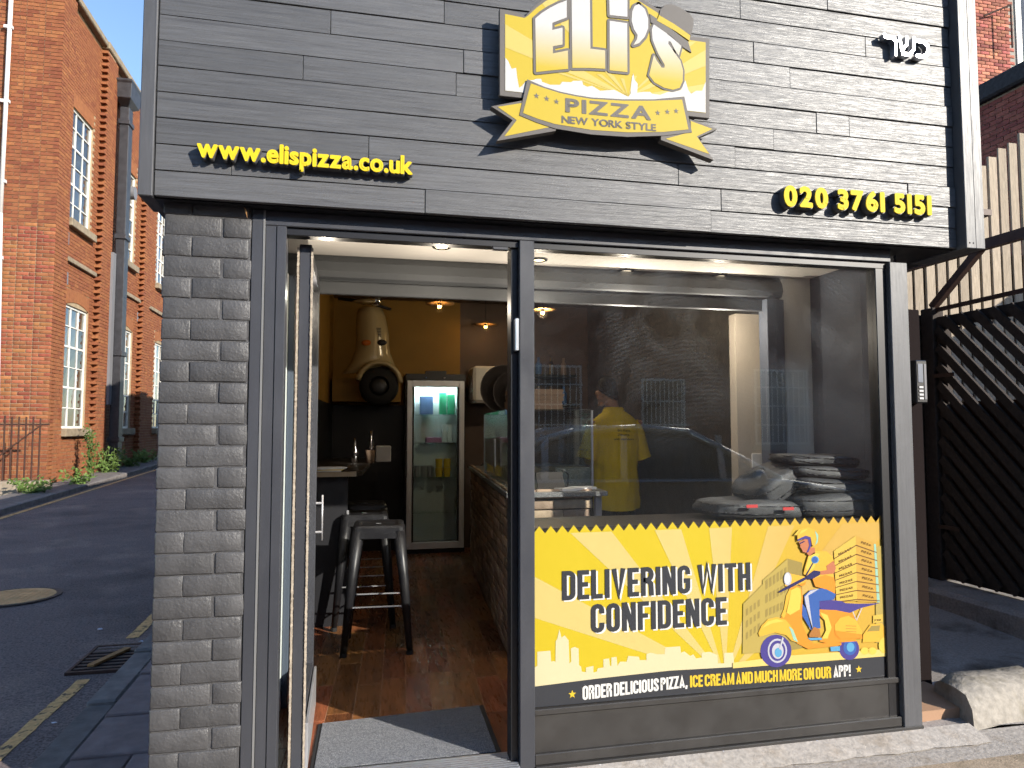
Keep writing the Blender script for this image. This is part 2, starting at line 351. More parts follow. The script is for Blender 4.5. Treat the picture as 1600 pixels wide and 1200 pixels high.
def rough_brick(L, H, D, j, name, m, rad=.006, seed=0, tint=.5):
    """worn brick, centred, front towards -Y"""
    r = random.Random(seed); e = min(.005, H * .1); m_ = 2 if L > .15 else 1; mb = MB(); mb.tv = tint; vs = []; fs = []
    xs_ = [0, e] + [L * (q + 1) / (m_ + 1) for q in range(m_)] + [L - e, L]; zs_ = [0, e, H * .5, H - e, H]; nx, nz = len(xs_) - 1, len(zs_) - 1
    for k in range(nz + 1):
        for i in range(nx + 1):
            ex, ez = i in (0, nx), k in (0, nz); jj = j if (ex or ez) else j * .5
            vs.append((xs_[i] - L / 2 + r.uniform(-j, j) * (.6 if ex else .2), -D / 2 + (rad if (ex or ez) else 0) + (rad if ex and ez else 0) + r.uniform(-jj, jj) * .5, zs_[k] - H / 2 + r.uniform(-j, j) * (.6 if ez else .2)))
    W = nx + 1
    for k in range(nz):
        for i in range(nx): fs.append((k * W + i, k * W + i + 1, (k + 1) * W + i + 1, (k + 1) * W + i))
    rim = [i for i in range(W)] + [k * W + nx for k in range(1, nz + 1)] + [nz * W + i for i in range(nx - 1, -1, -1)] + [k * W for k in range(nz - 1, 0, -1)]
    b = len(vs); vs += [(vs[i][0], D / 2, vs[i][2]) for i in rim]; n = len(rim)
    fs += [(rim[(i + 1) % n], rim[i], b + i, b + (i + 1) % n) for i in range(n)]
    mb.add(vs, fs); me = mb.mesh(name, m, tint=True)
    me.polygons.foreach_set('use_smooth', [True] * (nx * nz) + [False] * n); return me

# ------------------------------------------------------------------ lettering helpers
_cache = {}
def glyph(ch):
    """triangles and outline edges of one character of the built-in font, cap height about 0.7"""
    if ch in _cache: return _cache[ch]
    out = []
    for mode in ('FRONT', 'NONE'):
        c = bpy.data.curves.new('t', 'FONT'); c.body = ch; c.size = 1; c.resolution_u = 4
        c.fill_mode = mode if mode == 'FRONT' else 'FRONT'
        o = bpy.data.objects.new('t', c); COL.objects.link(o)
        dg = bpy.context.evaluated_depsgraph_get(); me = bpy.data.meshes.new_from_object(o.evaluated_get(dg))
        vs = [(v.co.x, v.co.y) for v in me.vertices]; fs = [list(p.vertices) for p in me.polygons]
        bpy.data.objects.remove(o); bpy.data.curves.remove(c); bpy.data.meshes.remove(me)
        out = (vs, fs); break
    vs, fs = out
    # merge doubles, find the border edges
    key = {}; idx = []
    for v in vs:
        k = (round(v[0], 4), round(v[1], 4)); idx.append(key.setdefault(k, len(key)))
    V = list(key.keys()); F = [[idx[i] for i in f] for f in fs]; F = [f for f in F if len(set(f)) == len(f)]
    cnt = {}
    for f in F:
        for i in range(len(f)): e = tuple(sorted((f[i], f[(i + 1) % len(f)]))); cnt[e] = cnt.get(e, 0) + 1
    E_ = [e for e, n in cnt.items() if n == 1]
    _cache[ch] = (V, F, E_); return _cache[ch]
def bold(ch, x, z, sx, sz, off, mb, y, depth=None, eps=.00007):
    """put a thickened character into mb: fill plus a rounded rim of half width off (in glyph units)"""
    V, F, E_ = glyph(ch)
    T = lambda p: (x + p[0] * sx, z + p[1] * sz)
    for f in F: mb.add([(T(V[i])[0], y, T(V[i])[1]) for i in f], [tuple(range(len(f)))])
    if off:
        for k, (a, b) in enumerate(E_):
            A, B = Vector(V[a]), Vector(V[b]); d = B - A
            if d.length < 1e-5: continue
            d.normalize(); ns = [Vector((math.cos(t), math.sin(t))) * off for t in [math.atan2(d.y, d.x) + math.pi / 2 + math.pi * i / 5 for i in range(6)]]
            poly = [A + n for n in ns] + [B - n for n in ns]
            pts = [T(p) for p in poly]; yy = y - eps * (1 + k % 23)
            if depth is None: mb.prism(pts, yy)
            else: mb.prism(pts, yy, y + depth)
def adv(s):
    V = [v for v in glyph(s)[0]] if s.strip() else []
    return (min(v[0] for v in V), max(v[0] for v in V)) if V else (0, .28)
SPACE = .30
def layout(text, gap):
    """glyph origins so that letters are gap apart; returns [(ch,x)], width"""
    x = 0; out = []
    for ch in text:
        if ch == ' ': x += SPACE; continue
        a, b = adv(ch); out.append((ch, x - a)); x += b - a + gap
    return out, x - gap
# condensed block capitals as strokes: width .44, height 1
def arc(cx, cz, rx, rz, a0, a1, n=6): return [(cx + rx * math.cos(R(a0 + (a1 - a0) * i / n)), cz + rz * math.sin(R(a0 + (a1 - a0) * i / n))) for i in range(n + 1)]
ST = .158; h_ = ST / 2; Wd = .44; r_ = Wd / 2 - h_; cx_ = Wd / 2
COND = {
 'I': (ST, [[(h_, 0), (h_, 1)]]), 'L': (.38, [[(h_, 1), (h_, h_), (.38, h_)]]), 'T': (.42, [[(0, 1 - h_), (.42, 1 - h_)], [(.21, 1), (.21, 0)]]),
 'E': (.38, [[(.38, 1 - h_), (h_, 1 - h_), (h_, h_), (.38, h_)], [(h_, .51), (.345, .51)]]), 'F': (.37, [[(.37, 1 - h_), (h_, 1 - h_), (h_, 0)], [(h_, .50), (.335, .50)]]),
 'H': (Wd, [[(h_, 0), (h_, 1)], [(Wd - h_, 0), (Wd - h_, 1)], [(h_, .51), (Wd - h_, .51)]]),
 'N': (.46, [[(h_, 0), (h_, 1)], [(.46 - h_, 0), (.46 - h_, 1)], [(h_ + .005, 1), (.46 - h_ - .005, 0)]]),
 'M': (.6, [[(h_, 0), (h_, 1)], [(.6 - h_, 0), (.6 - h_, 1)], [(h_ + .01, 1), (.3, .12), (.6 - h_ - .01, 1)]]),
 'V': (.47, [[(h_, 1), (.235, .05), (.47 - h_, 1)]]), 'W': (.68, [[(h_, 1), (.185, .05), (.34, .98), (.495, .05), (.68 - h_, 1)]]),
 'A': (.47, [[(h_, 0), (.235, .95), (.47 - h_, 0)], [(.13, .24), (.34, .24)]]), 'Z': (.38, [[(0, 1 - h_), (.31, 1 - h_), (.07, h_), (.38, h_)]]),
 'O': (Wd, [arc(cx_, 1 - r_ - h_, r_, r_, 0, 180) + arc(cx_, r_ + h_, r_, r_, 180, 360) + [(cx_ + r_, 1 - r_ - h_)]]),
 'C': (Wd, [[(cx_ + r_, .66)] + arc(cx_, 1 - r_ - h_, r_, r_, 0, 180) + arc(cx_, r_ + h_, r_, r_, 180, 360) + [(cx_ + r_, .34)]]),
 'G': (Wd, [[(cx_ + r_, .68)] + arc(cx_, 1 - r_ - h_, r_, r_, 0, 180) + arc(cx_, r_ + h_, r_, r_, 180, 360) + [(cx_ + r_, .46), (cx_ - .01, .46)]]),
 'U': (Wd, [[(cx_ - r_, 1)] + arc(cx_, r_ + h_, r_, r_, 180, 360) + [(cx_ + r_, 1)]]),
 'D': (Wd, [[(h_, h_), (h_, 1 - h_)] + arc(cx_, 1 - r_ - h_, r_, r_, 90, 0) + arc(cx_, r_ + h_, r_, r_, 0, -90) + [(h_, h_)]]),
 'P': (Wd, [[(h_, 0), (h_, 1 - h_)] + arc(cx_, .73, r_, .197, 90, -90) + [(h_, .533)]]),
 'R': (Wd, [[(h_, 0), (h_, 1 - h_)] + arc(cx_, .74, r_, .187, 90, -90) + [(h_, .553)], [(cx_ - .0, .553), (cx_ + r_ - .02, .42), (cx_ + r_, .0)]]),
 'S': (.42, [[(.21 + .136, .66)] + arc(.21, .79, .136, .136, 0, 200) + [(.12, .62), (.30, .40)] + arc(.21, .21, .136, .136, 20, -180) + [(.21 - .136, .34)]]),
 '!': (ST, [[(h_, .30), (h_, 1)], [(h_, 0), (h_, .17)]]), ',': (ST, [[(h_ + .03, .16), (h_ - .03, -.14)]]),
}
def ribbon(pl, wd, f, mb, y):
    """thick polyline (mitred) in glyph units mapped through f to x,z"""
    P = [Vector(p) for p in pl]; n = len(P); closed = (P[0] - P[-1]).length < 1e-4
    if closed: P = P[:-1]; n -= 1
    Lf, Rt = [], []
    for i in range(n):
        if closed: a, b = P[i] - P[i - 1], P[(i + 1) % n] - P[i]
        else: a = P[i] - P[i - 1] if i else P[1] - P[0]; b = P[i + 1] - P[i] if i < n - 1 else a
        a = a.normalized(); b = b.normalized(); t = (a + b)
        if t.length < 1e-3: t = a.copy()
        t.normalize(); nr = Vector((-t.y, t.x)); k = wd / 2 / max(.55, nr.dot(Vector((-a.y, a.x))))
        Lf.append(P[i] + nr * k); Rt.append(P[i] - nr * k)
    for i in range(n if closed else n - 1):
        j = (i + 1) % n; mb.prism([f(q) for q in (Lf[i], Lf[j], Rt[j], Rt[i])], y)
def cond_text(text, x0, x1, z0a, ha, z0b, hb, mb, y, gap=.075, space=.2, dx=0, dz=0, st=ST):
    """condensed text between x0 and x1"""
    x = 0; it = []
    for ch in text:
        if ch == ' ': x += space; continue
        it.append((ch, x)); x += COND[ch][0] + gap
    tot = x - gap; k = (x1 - x0) / tot
    for ch, gx in it:
        for si, pl in enumerate(COND[ch][1]):
            def f(q, gx=gx):
                t = (gx + q[0]) / tot; return (x0 + (gx + q[0]) * k + dx, z0a + (z0b - z0a) * t + q[1] * (ha + (hb - ha) * t) + dz)
            ribbon(pl, st, f, mb, y - .00015 * si)
    return it, k
def star(cx, cz, r, mb, y, y1=None): mb.prism([(cx + (r if i % 2 == 0 else r * .42) * math.sin(math.pi * i / 5), cz + (r if i % 2 == 0 else r * .42) * math.cos(math.pi * i / 5)) for i in range(10)], y, y1)

# ================================================================== ground, roads, pavements
def rz(y): return -.17 + .026 * max(0.0, y)
g = MB()
ys = [-60, -14, -2.95, 0, 3, 6, 10, 14, 20, 30, 60, 150]
for i in range(len(ys) - 1):
    g.add([(-4.98, ys[i], rz(ys[i])), (-1.31, ys[i], rz(ys[i])), (-1.31, ys[i + 1], rz(ys[i + 1])), (-4.98, ys[i + 1], rz(ys[i + 1]))], [(0, 1, 2, 3)])
struct(g.build('road', 'asphalt'))
g = MB(); g.add([(-1.31, -13.9, -.17), (60, -13.9, -.17), (60, -3.05, -.17), (-1.31, -3.05, -.17)], [(0, 1, 2, 3)])
g.add([(-60, -13.9, -.17), (-4.98, -13.9, -.17), (-4.98, 5, -.04), (-60, 5, -.04)], [(0, 1, 2, 3)])
struct(g.build('main_road', 'asphalt'))
struct(MB().add([(-160, -160, -.6), (160, -160, -.6), (160, 200, -.6), (-160, 200, -.6)], [(0, 1, 2, 3)]).build('ground', 'alley_ground'))
struct(MB().add([(-160, -160, -.3), (160, -160, -.3), (160, -13.9, -.04), (-160, -13.9, -.04)], [(0, 1, 2, 3)]).build('far_pavement', 'alley_ground'))
# yellow no-parking lines
def line_mesh(pts, wd, name, m, dz=.004):
    mb = MB()
    for i in range(len(pts) - 1):
        (xa, ya), (xb, yb) = pts[i], pts[i + 1]; n = 8
        for k in range(n):
            t0, t1 = k / n, (k + 1) / n; p = lambda t: (xa + (xb - xa) * t, ya + (yb - ya) * t)
            (x0, y0), (x1, y1) = p(t0), p(t1); j = rng.uniform(-.006, .006)
            mb.add([(x0 - wd / 2, y0, rz(y0) + dz), (x0 + wd / 2, y0, rz(y0) + dz), (x1 + wd / 2 + j, y1, rz(y1) + dz), (x1 - wd / 2 + j, y1, rz(y1) + dz)], [(0, 1, 2, 3)])
    return struct(mb.build(name, m))
line_mesh([(-1.62, -1.5), (-1.55, 1.0), (-1.50, 1.86)], .07, 'yellow_line', 'yellow_line')
line_mesh([(-1.46, 2.62), (-1.42, 4.5), (-1.42, 14)], .08, 'yellow_line', 'yellow_line')
line_mesh([(-4.82, 4), (-4.86, 9), (-4.86, 16), (-4.84, 24), (-4.8, 40)], .085, 'yellow_line', 'yellow_line')
# near side pavement: kerb stones and flags
sp = struct(MB().box(-1.30, -2.9, -.4, -.70, 16, -.16).build('side_pavement', 'kerb_stone'))
y = -2.9
while y < 9:
    L = rng.uniform(.8, 1.0); MB().box(-1.335, y + .004, -.3, -1.185, y + L - .004, -.105 + .02 * max(0, y)).build('kerbstone', 'kerb_stone', sp, bevel=.012); y += L
y = -2.9; k = 0
while y < 9:
    L = rng.choice((.45, .6, .6)); z = -.10 + .02 * max(0, y)
    if k % 2: MB().box(-1.178, y + .004, -.3, -.703, y + L - .004, z).build('paving_slab', 'slab_purple', sp, bevel=.006)
    else:
        MB().box(-1.178, y + .004, -.3, -.93, y + L - .004, z).build('paving_slab', 'slab_purple', sp, bevel=.006)
        MB().box(-.924, y + .004, -.3, -.703, y + L - .004, z + .003).build('paving_slab', 'slab_purple', sp, bevel=.006)
    y += L; k += 1
# front pavement
fp = struct(MB().box(-.70, -3.05, -.4, 9, -.02, -.075).build('pavement', 'concrete_pale'))
for r0, (ya, yb) in enumerate([(-.82, -.24), (-1.42, -.83), (-2.02, -1.43), (-2.62, -2.03)]):
    x = -.7 + (.3 if r0 % 2 else 0)
    while x < 8.4:
        MB().box(x + .004, ya + .004, -.2, x + .896, yb - .004, -.045 + rng.uniform(-.002, .002)).build('paving_slab', 'slab_front', fp, bevel=.005); x += .9
for i in range(11): MB().box(-.7 + i * .9, -3.05, -.4, -.7 + i * .9 + .894, -2.63, -.05).build('kerbstone', 'kerb_stone', fp, bevel=.015)
# cement fillet along the shop front
mb = MB(); pr = []
for i in range(61):
    x = -.2 + i * .05; pr.append(x)
for i in range(60):
    ya, yb = -.13 - .006 * math.sin(i * .9) - .004 * math.sin(i * 2.3), -.13 - .006 * math.sin((i + 1) * .9) - .004 * math.sin((i + 1) * 2.3)
    mb.add([(pr[i], ya, -.045), (pr[i + 1], yb, -.045), (pr[i + 1], -.005, -.012), (pr[i], -.005, -.012)], [(0, 1, 2, 3)])
struct(mb.build('cement_fillet', 'concrete_pale'))
struct(MB().box(-.7, -.24, -.3, 9, -.0, -.052).build('pavement_edge', 'concrete_pale'))
# alley ground at the right, rising a little
mb = MB()
for i in range(10):
    for j in range(10):
        x0, x1, y0, y1 = 2.56 + i * .25, 2.81 + i * .25, .03 + j * .5, .53 + j * .5
        f = lambda x, y: -.06 + .035 * y + .012 * math.sin(x * 5 + y * 3)
        mb.add([(x0, y0, f(x0, y0)), (x1, y0, f(x1, y0)), (x1, y1, f(x1, y1)), (x0, y1, f(x0, y1))], [(0, 1, 2, 3)])
struct(mb.build('alley', 'alley_ground', smooth=True))
struct(MB().box(4.9, -3, -.4, 30, 9, -.05).build('yard', 'alley_ground'))

# ================================================================== the shop
YF = -.08
shop = thing('pizza_shop', (.9, .4, 0), 'dark grey painted pizza shop with timber board fascia and glazed front', 'shop')
# brick pier at the left corner
pier = MB().box(-.687, .0008, -.3, -.386, .9, 2.19).build('pier', 'brick_paint', shop)
bm_s = [rough_brick(.199, .0748, .05, .0022, 'brick', 'brick_paint', .0022, 40 + i) for i in range(7)]
bm_h = [rough_brick(.0995, .0748, .05, .0022, 'brick', 'brick_paint', .0022, 60 + i) for i in range(7)]
z = -.13; k = 0
while z < 2.16:
    xs = [(-.69, 0), (-.594, 1)] if k % 2 else [(-.69, 1), (-.486, 0)]
    for x0, st in xs:
        Lb = .196 if st else .096; x = x0 + Lb / 2 + (.004 if x0 > -.6 else 0) + rng.uniform(-.003, .003)
        put('brick', rng.choice(bm_s if st else bm_h), (x, .022 + rng.uniform(-.0018, .0018), z + .0385), pier, (rng.uniform(-.006, .006), rng.uniform(-.006, .006), rng.uniform(-.005, .005)))
    z += .0785; k += 1
# side and rear mass of the building (shades the street at the left)
box('side_wall', 'brick_paint', (-.69, .9, -.4, -.57, 7.6, 3.2), shop)
box('roof', 'felt', (-.69, .12, 2.86, 2.75, 7.6, 3.1), shop)
box('rear_block', 'brick_paint', (-.69, 10.4, -.4, 2.7, 24, 5.5), shop)
box('rear_block', 'brick_paint', (-.69, 7.601, -.4, 2.7, 10.399, 2.9), shop)
box('right_wall', 'brick_paint', (2.735, .5, -.4, 2.80, 7.6, 2.86), shop)
# fascia
fas = MB().box(-.745, YF + .03, 2.192, 2.86, .12, 3.62).build('fascia', 'dark_void', shop)
joints = {0: [.27, 1.5], 1: [-.45, 1.55, 2.0], 2: [.05, 1.35, 2.5], 3: [1.62], 4: [.9, 1.81], 5: [-.2, .39, 2.03, 2.2], 6: [.42, 1.48], 7: [-.1, 1.9], 8: [.34, 1.72], 9: [-.45, .8, 2.3], 10: [1.66], 11: [0.02, 2.1], 12: [.9], 13: [.3, 1.8], 14: [1.2]}
for k in range(15):
    z0 = 2.189 + .0972 * k; ed = [-.711] + joints[k] + [2.764]
    for a, b in zip(ed[:-1], ed[1:]):
        dy = rng.uniform(-.004, .004); g0 = rng.choice((.0012, .002, .0035))
        n = max(2, int((b - a) / .15)); mb = MB(); z1 = z0 + .0972
        # slightly wavy sawn edges
        bt = [(a + .001 + (b - a - .002) * i / n, z0 + g0 * .5 + rng.uniform(0, .0012)) for i in range(n + 1)]; tp = [(a + .001 + (b - a - .002) * i / n, z1 - g0 * .6 - rng.uniform(0, .0012)) for i in range(n, -1, -1)]
        mb.prism(bt + tp, YF + dy, YF + .028); mb.build('board', 'wood_paint', fas, bevel=.0012)
MB().box(-.762, YF - .012, 2.184, -.7135, YF + .2, 3.63).build('trim_board', 'trim_paint', fas, bevel=.003)
MB().box(2.767, YF - .048, 2.180, 2.822, YF + .3, 3.63).build('trim_board', 'trim_paint', fas, bevel=.003)
MB().box(2.8225, YF - .045, 2.181, 2.876, YF + .3, 3.63).build('trim_board', 'trim_paint', fas, bevel=.003)
MB().box(-.762, YF - .012, 3.6305, 2.876, YF + .25, 3.66).build('capping', 'trim_paint', fas, bevel=.003)
for x in (2.785, 2.805): MB().cyl((x, YF - .0485, 2.205), (x, YF - .0465, 2.205), .004, n=8).build('screw_hole', 'dark_void', fas)
box('soffit', 'frame_black', (-.745, YF + .031, 2.1865, 2.86, .34, 2.1915), shop)
# door and window frame
box('lintel', 'frame_paint', (-.38, .004, 2.128, 2.47, .08, 2.186), shop, .003)
box('lintel', 'frame_black', (-.26, .018, 2.098, 2.46, .075, 2.1275), shop, .002)
fr = box('door_jamb', 'frame_paint', (-.383, .0, -.06, -.338, .09, 2.186), shop, .003)
box('jamb_edge', 'frame_edge', (-.3405, -.003, -.06, -.3335, .02, 2.185), fr)
box('jamb_face', 'frame_paint', (-.3330, .006, -.06, -.292, .09, 2.1275), fr, .002)
box('jamb_face', 'frame_paint', (-.2915, .001, -.06, -.256, .09, 2.1275), fr, .002)
mu_ = box('mullion', 'frame_paint', (.670, .0, -.02, .733, .085, 2.1275), shop, .003)
box('mullion_stop', 'frame_black', (.640, .03, -.01, .6695, .10, 2.098), mu_, .002)
MB().box(.651, -.006, 1.665, .6665, .03, 1.80).build('lock_keep', 'aluminium', mu_, bevel=.003)
MB().box(.56, .015, 2.086, .625, .04, 2.0985).build('door_stop', 'frame_paint', shop, bevel=.002)
po = box('corner_post', 'trim_paint', (2.455, -.004, -.03, 2.552, .09, 2.1275), shop, .003)
box('window_jamb', 'frame_black', (2.395, .02, .0, 2.4545, .085, 2.1275), shop, .003)
# panel under the window
box('window_sill', 'riser_paint', (.7335, .012, .190, 2.4545, .085, .214), shop, .003)
box('riser_panel', 'riser_paint', (.7335, .022, .042, 2.4545, .085, .1895), shop)
box('riser_rail', 'riser_paint', (.7335, .006, .0, 2.4545, .085, .0415), shop, .003)
box('riser_foot', 'riser_paint', (.7335, -.01, -.03, 2.553, .085, -.0005), shop, .002)
for x in (1.0, 1.55, 2.0, 2.44): MB().ball((x, -.011, -.016), .004, n=8, m=5).build('screw', 'aluminium', shop)
box('window_glass', 'shop_glass', (.7336, .046, .2145, 2.3945, .052, 2.0975), shop)
# threshold
th = box('threshold', 'aluminium', (-.255, -.05, -.06, .669, .13, .012), shop, .004)
for i in range(9): box('tread_rib', 'aluminium', (-.25, -.04 + i * .018, .0122, .665, -.030 + i * .018, .017), th)
# door leaf, open inwards against the left
dl = thing('glass_door', (-.19, .1, 0), 'narrow dark framed glass door swung open inwards at the left of the doorway', 'door')
D0, D1 = .10, .84
for y0, y1 in ((D0, D0 + .05), (D1 - .05, D1)): box('stile', 'frame_paint', (-.213, y0, .02, -.165, y1, 2.085), dl, .003)
for z0, z1 in ((.02, .22), (2.02, 2.085)): box('rail', 'frame_paint', (-.212, D0 + .0505, z0, -.166, D1 - .0505, z1), dl, .003)
box('pane', 'door_glass', (-.193, D0 + .051, .221, -.185, D1 - .051, 2.0195), dl)
for x in (-.217, -.1635):
    mb = MB(); n = 400
    for i in range(n):
        z0 = .03 + i * 2.04 / n; e_ = rng.uniform(0, .004); mb.box(x - .004 + rng.uniform(-.0008, .0008), D0 - .004 - e_, z0, x + .004 + rng.uniform(-.0008, .0008), D0 + .002, z0 + 2.04 / n)
    mb.build('brush_seal', 'brush', dl)
MB().tube([(-.135, .80, .80), (-.135, .80, 1.02)], .005).build('pull_handle', 'steel', dl, smooth=True)
for z in (.84, .98): MB().cyl((-.166, .80, z), (-.133, .80, z), .006, n=10).build('handle_bolt', 'steel', dl)
MB().box(-.162, .12, .02, -.150, .80, .20).build('kick_plate', 'steel', dl, bevel=.002)

t = thing('torn_tag', (-.44, -.02, 2.15), 'small torn scrap hanging from a wire under the fascia', 'scrap')
q = atY(383, 330, -.03); MB().tube([(q.x - .003, -.03, 2.19), (q.x, -.03, q.z + .012)], .0012, 5).build('wire', 'black_plastic', t); MB().add([(q.x - .004, -.03, q.z + .015), (q.x + .006, -.032, q.z + .004), (q.x + .009, -.03, q.z - .028), (q.x + .002, -.028, q.z - .012)], [(0, 1, 2, 3)]).build('scrap', 'offcut_wood', t)

# ------------------------------------------------------------------ inside: floor, walls, ceiling
fl = struct(MB().box(-.6, .131, -.2, 3.0, 5.4, -.0015).build('shop_floor', 'floor_gap'))
SK = .065
for i in range(-9, 16):
    xb = i * .125; y = .135 + (-.3 if i % 2 else 0) - rng.uniform(0, .5)
    while y < 5.2:
        L = rng.uniform(.45, .75); y0, y1 = max(.133, y), min(5.2, y + L - .002); y += L
        if y1 - y0 < .03: continue
        x0a, x0b = xb + SK * y0 - .02, xb + SK * y1 - .02
        if x0a > 1.3 or x0a < -.62: continue
        mb = MB(); vs = [(x0a + .0014, y0 + .0012), (x0a + .1236, y0 + .0012), (x0b + .1236, y1), (x0b + .0014, y1)]
        mb.add([(p[0], p[1], z) for z in (-.006, 0) for p in vs], [(4, 5, 6, 7), (0, 1, 5, 4), (1, 2, 6, 5), (2, 3, 7, 6), (3, 0, 4, 7)])
        mb.build('floor_plank', 'floor_wood', fl, bevel=.0012)
def wallx(xa, ya, xb, yb, z0, z1, m, name='inner_wall', t=.04, par=None):
    d = Vector((xb - xa, yb - ya, 0)).normalized(); n = Vector((d.y, -d.x, 0)) * t
    mb = MB(); P = [(xa, ya), (xb, yb), (xb - n.x, yb - n.y), (xa - n.x, ya - n.y)]
    mb.add([(p[0], p[1], z) for z in (z0, z1) for p in P], [(0, 3, 2, 1), (4, 5, 6, 7), (0, 1, 5, 4), (1, 2, 6, 5), (2, 3, 7, 6), (3, 0, 4, 7)])
    return mb.build(name, m, par or shop)
wallx(-.50, .10, -.45, .92, -.02, 2.25, 'white_wall')
wallx(-.45, .921, -.205, 5.2, 1.6, 2.85, 'yellow_wall')
wallx(-.45, .921, -.205, 5.2, -.02, 1.599, 'black_wall')
wallx(-.21, 5.2, 1.2, 5.2, 1.6, 2.85, 'yellow_wall', t=.06)
wallx(-.21, 5.2, 1.2, 5.2, -.02, 1.599, 'black_wall', t=.06)
wallx(1.2005, 5.2, 4.2, 5.2, -.02, 2.85, 'brown_wall', t=.06)
box('inner_ceiling', 'brown_wall', (-.55, 1.06, 2.78, 4.2, 5.3, 2.82), shop)
box('ceiling', 'ceiling_white', (-.55, .081, 2.25, 2.72, 1.06, 2.29), shop)
wallx(3.1, 5.3, 2.70, 1.06, -.02, 2.78, 'brown_wall', t=.03)
# right-hand end wall by the window: dark near the glass, white return, beige behind
wallx(2.70, .93, 2.70, .5, -.02, 2.249, 'blue_grey_wall', t=.03)
wallx(2.70, .5, 2.562, .092, -.02, 2.249, 'blue_grey_wall', t=.012)
box('white_return', 'white_wall', (2.506, .932, -.02, 2.70, 1.05, 2.249), shop)
box('beige_return', 'beige_wall', (2.33, 1.16, -.02, 2.60, 1.24, 2.06), shop)
MB().box(2.42, 1.1505, 1.10, 2.53, 1.1595, 1.19).build('socket_plate', 'paper', shop, bevel=.003)
# roller shutter
rs = thing('roller_shutter', (.9, .95, 2.06), 'grey roller shutter housing under the white ceiling', 'shutter')
mb = MB(); prof = [(.955, 2.249), (.925, 2.21), (.915, 2.16), (.93, 2.13), (.985, 2.115), (.985, 2.249)]
mb.add([(x, p[0], p[1]) for x in (-.45, 2.505) for p in prof], [(i, (i + 1) % 6, (i + 1) % 6 + 6, i + 6) for i in range(6)] + [tuple(range(5, -1, -1)), tuple(range(6, 12))]); mb.build('shutter_box', 'shutter_grey', rs)
box('bottom_bar', 'shutter_grey', (-.44, .95, 2.045, 2.40, .98, 2.112), rs, .004)
box('shutter_slat', 'shutter_grey', (-.44, .962, 2.113, 2.40, .972, 2.16), rs)
gd = box('guide_rail', 'shutter_guide', (2.385, .90, 0, 2.446, .99, 2.112), rs, .003); box('guide_rail', 'shutter_guide', (2.4465, .91, 0, 2.505, .99, 2.112), rs, .003)
box('guide_rail', 'white_wall', (-.36, .80, 0, -.315, .90, 2.112), rs, .003); box('guide_rail', 'shutter_guide', (-.314, .83, 0, -.285, .92, 2.112), rs, .003)
# downlights
dlp = [((510, 361), 1, 'lit recessed downlight nearest the open glass door'), ((690, 385), 1, 'lit recessed downlight over the middle of the doorway'), ((842, 405), 1, 'recessed downlight half hidden by the upright between door and window'),
       ((978, 422), 0, 'middle recessed downlight seen through the window glass'), ((1124, 430), 0, 'recessed downlight furthest to the right behind the window')]
for (p, lit, lab) in dlp:
    c = atZ(*p, 2.25); t = thing('downlight', (c.x, c.y, 2.245), lab, 'downlight', 'recessed downlights in the shop ceiling')
    MB().lathe([(.048, 2.2495), (.046, 2.2430), (.036, 2.2400), (.033, 2.2460)], (c.x, c.y, 0), 20).build('bezel', 'black_metal', t, smooth=True)
    MB().lathe([(.032, 2.2455), (.02, 2.2445), (.0005, 2.2445)], (c.x, c.y, 0), 16).build('lens', 'downlight_glow' if lit else 'downlight_off', t, smooth=True)
    ll = bpy.data.lights.new('downlight_beam', 'POINT'); ll.energy = 2.1 if p[0] < 900 else 4.5; ll.color = (1, .87, .70); ll.shadow_soft_size = 0.0
    lo = bpy.data.objects.new('downlight_beam', ll); lo.location = (c.x, c.y, 1.95); link(lo, t)

# ------------------------------------------------------------------ doormat
dm = thing('doormat', (.25, .35, 0), 'grey ribbed carpet doormat with black rubber edge inside the doorway', 'doormat')
def quad_slab(mb, P, z0, z1): mb.add([(p[0], p[1], z) for z in (z0, z1) for p in P], [(4, 5, 6, 7), (0, 1, 5, 4), (1, 2, 6, 5), (2, 3, 7, 6), (3, 0, 4, 7)])
P0 = [(-.145, .140), (.625, .137), (.642, .655), (-.13, .600)]
mb = MB(); quad_slab(mb, P0, .0005, .006); mb.build('rubber_edge', 'mat_rubber', dm, bevel=.001)
mb = MB(); n = 64
for i in range(n):
    t0, t1 = .02 + .96 * i / n, .02 + .96 * (i + .86) / n
    q = lambda s, t: tuple((P0[0][a] * (1 - s) + P0[1][a] * s) * (1 - t) + (P0[3][a] * (1 - s) + P0[2][a] * s) * t for a in (0, 1))
    quad_slab(mb, [q(.025, t0), q(.97, t0), q(.97, t1), q(.025, t1)], .006, .0095 + rng.uniform(0, .0012))
mb.build('carpet_pile', 'mat_carpet', dm)

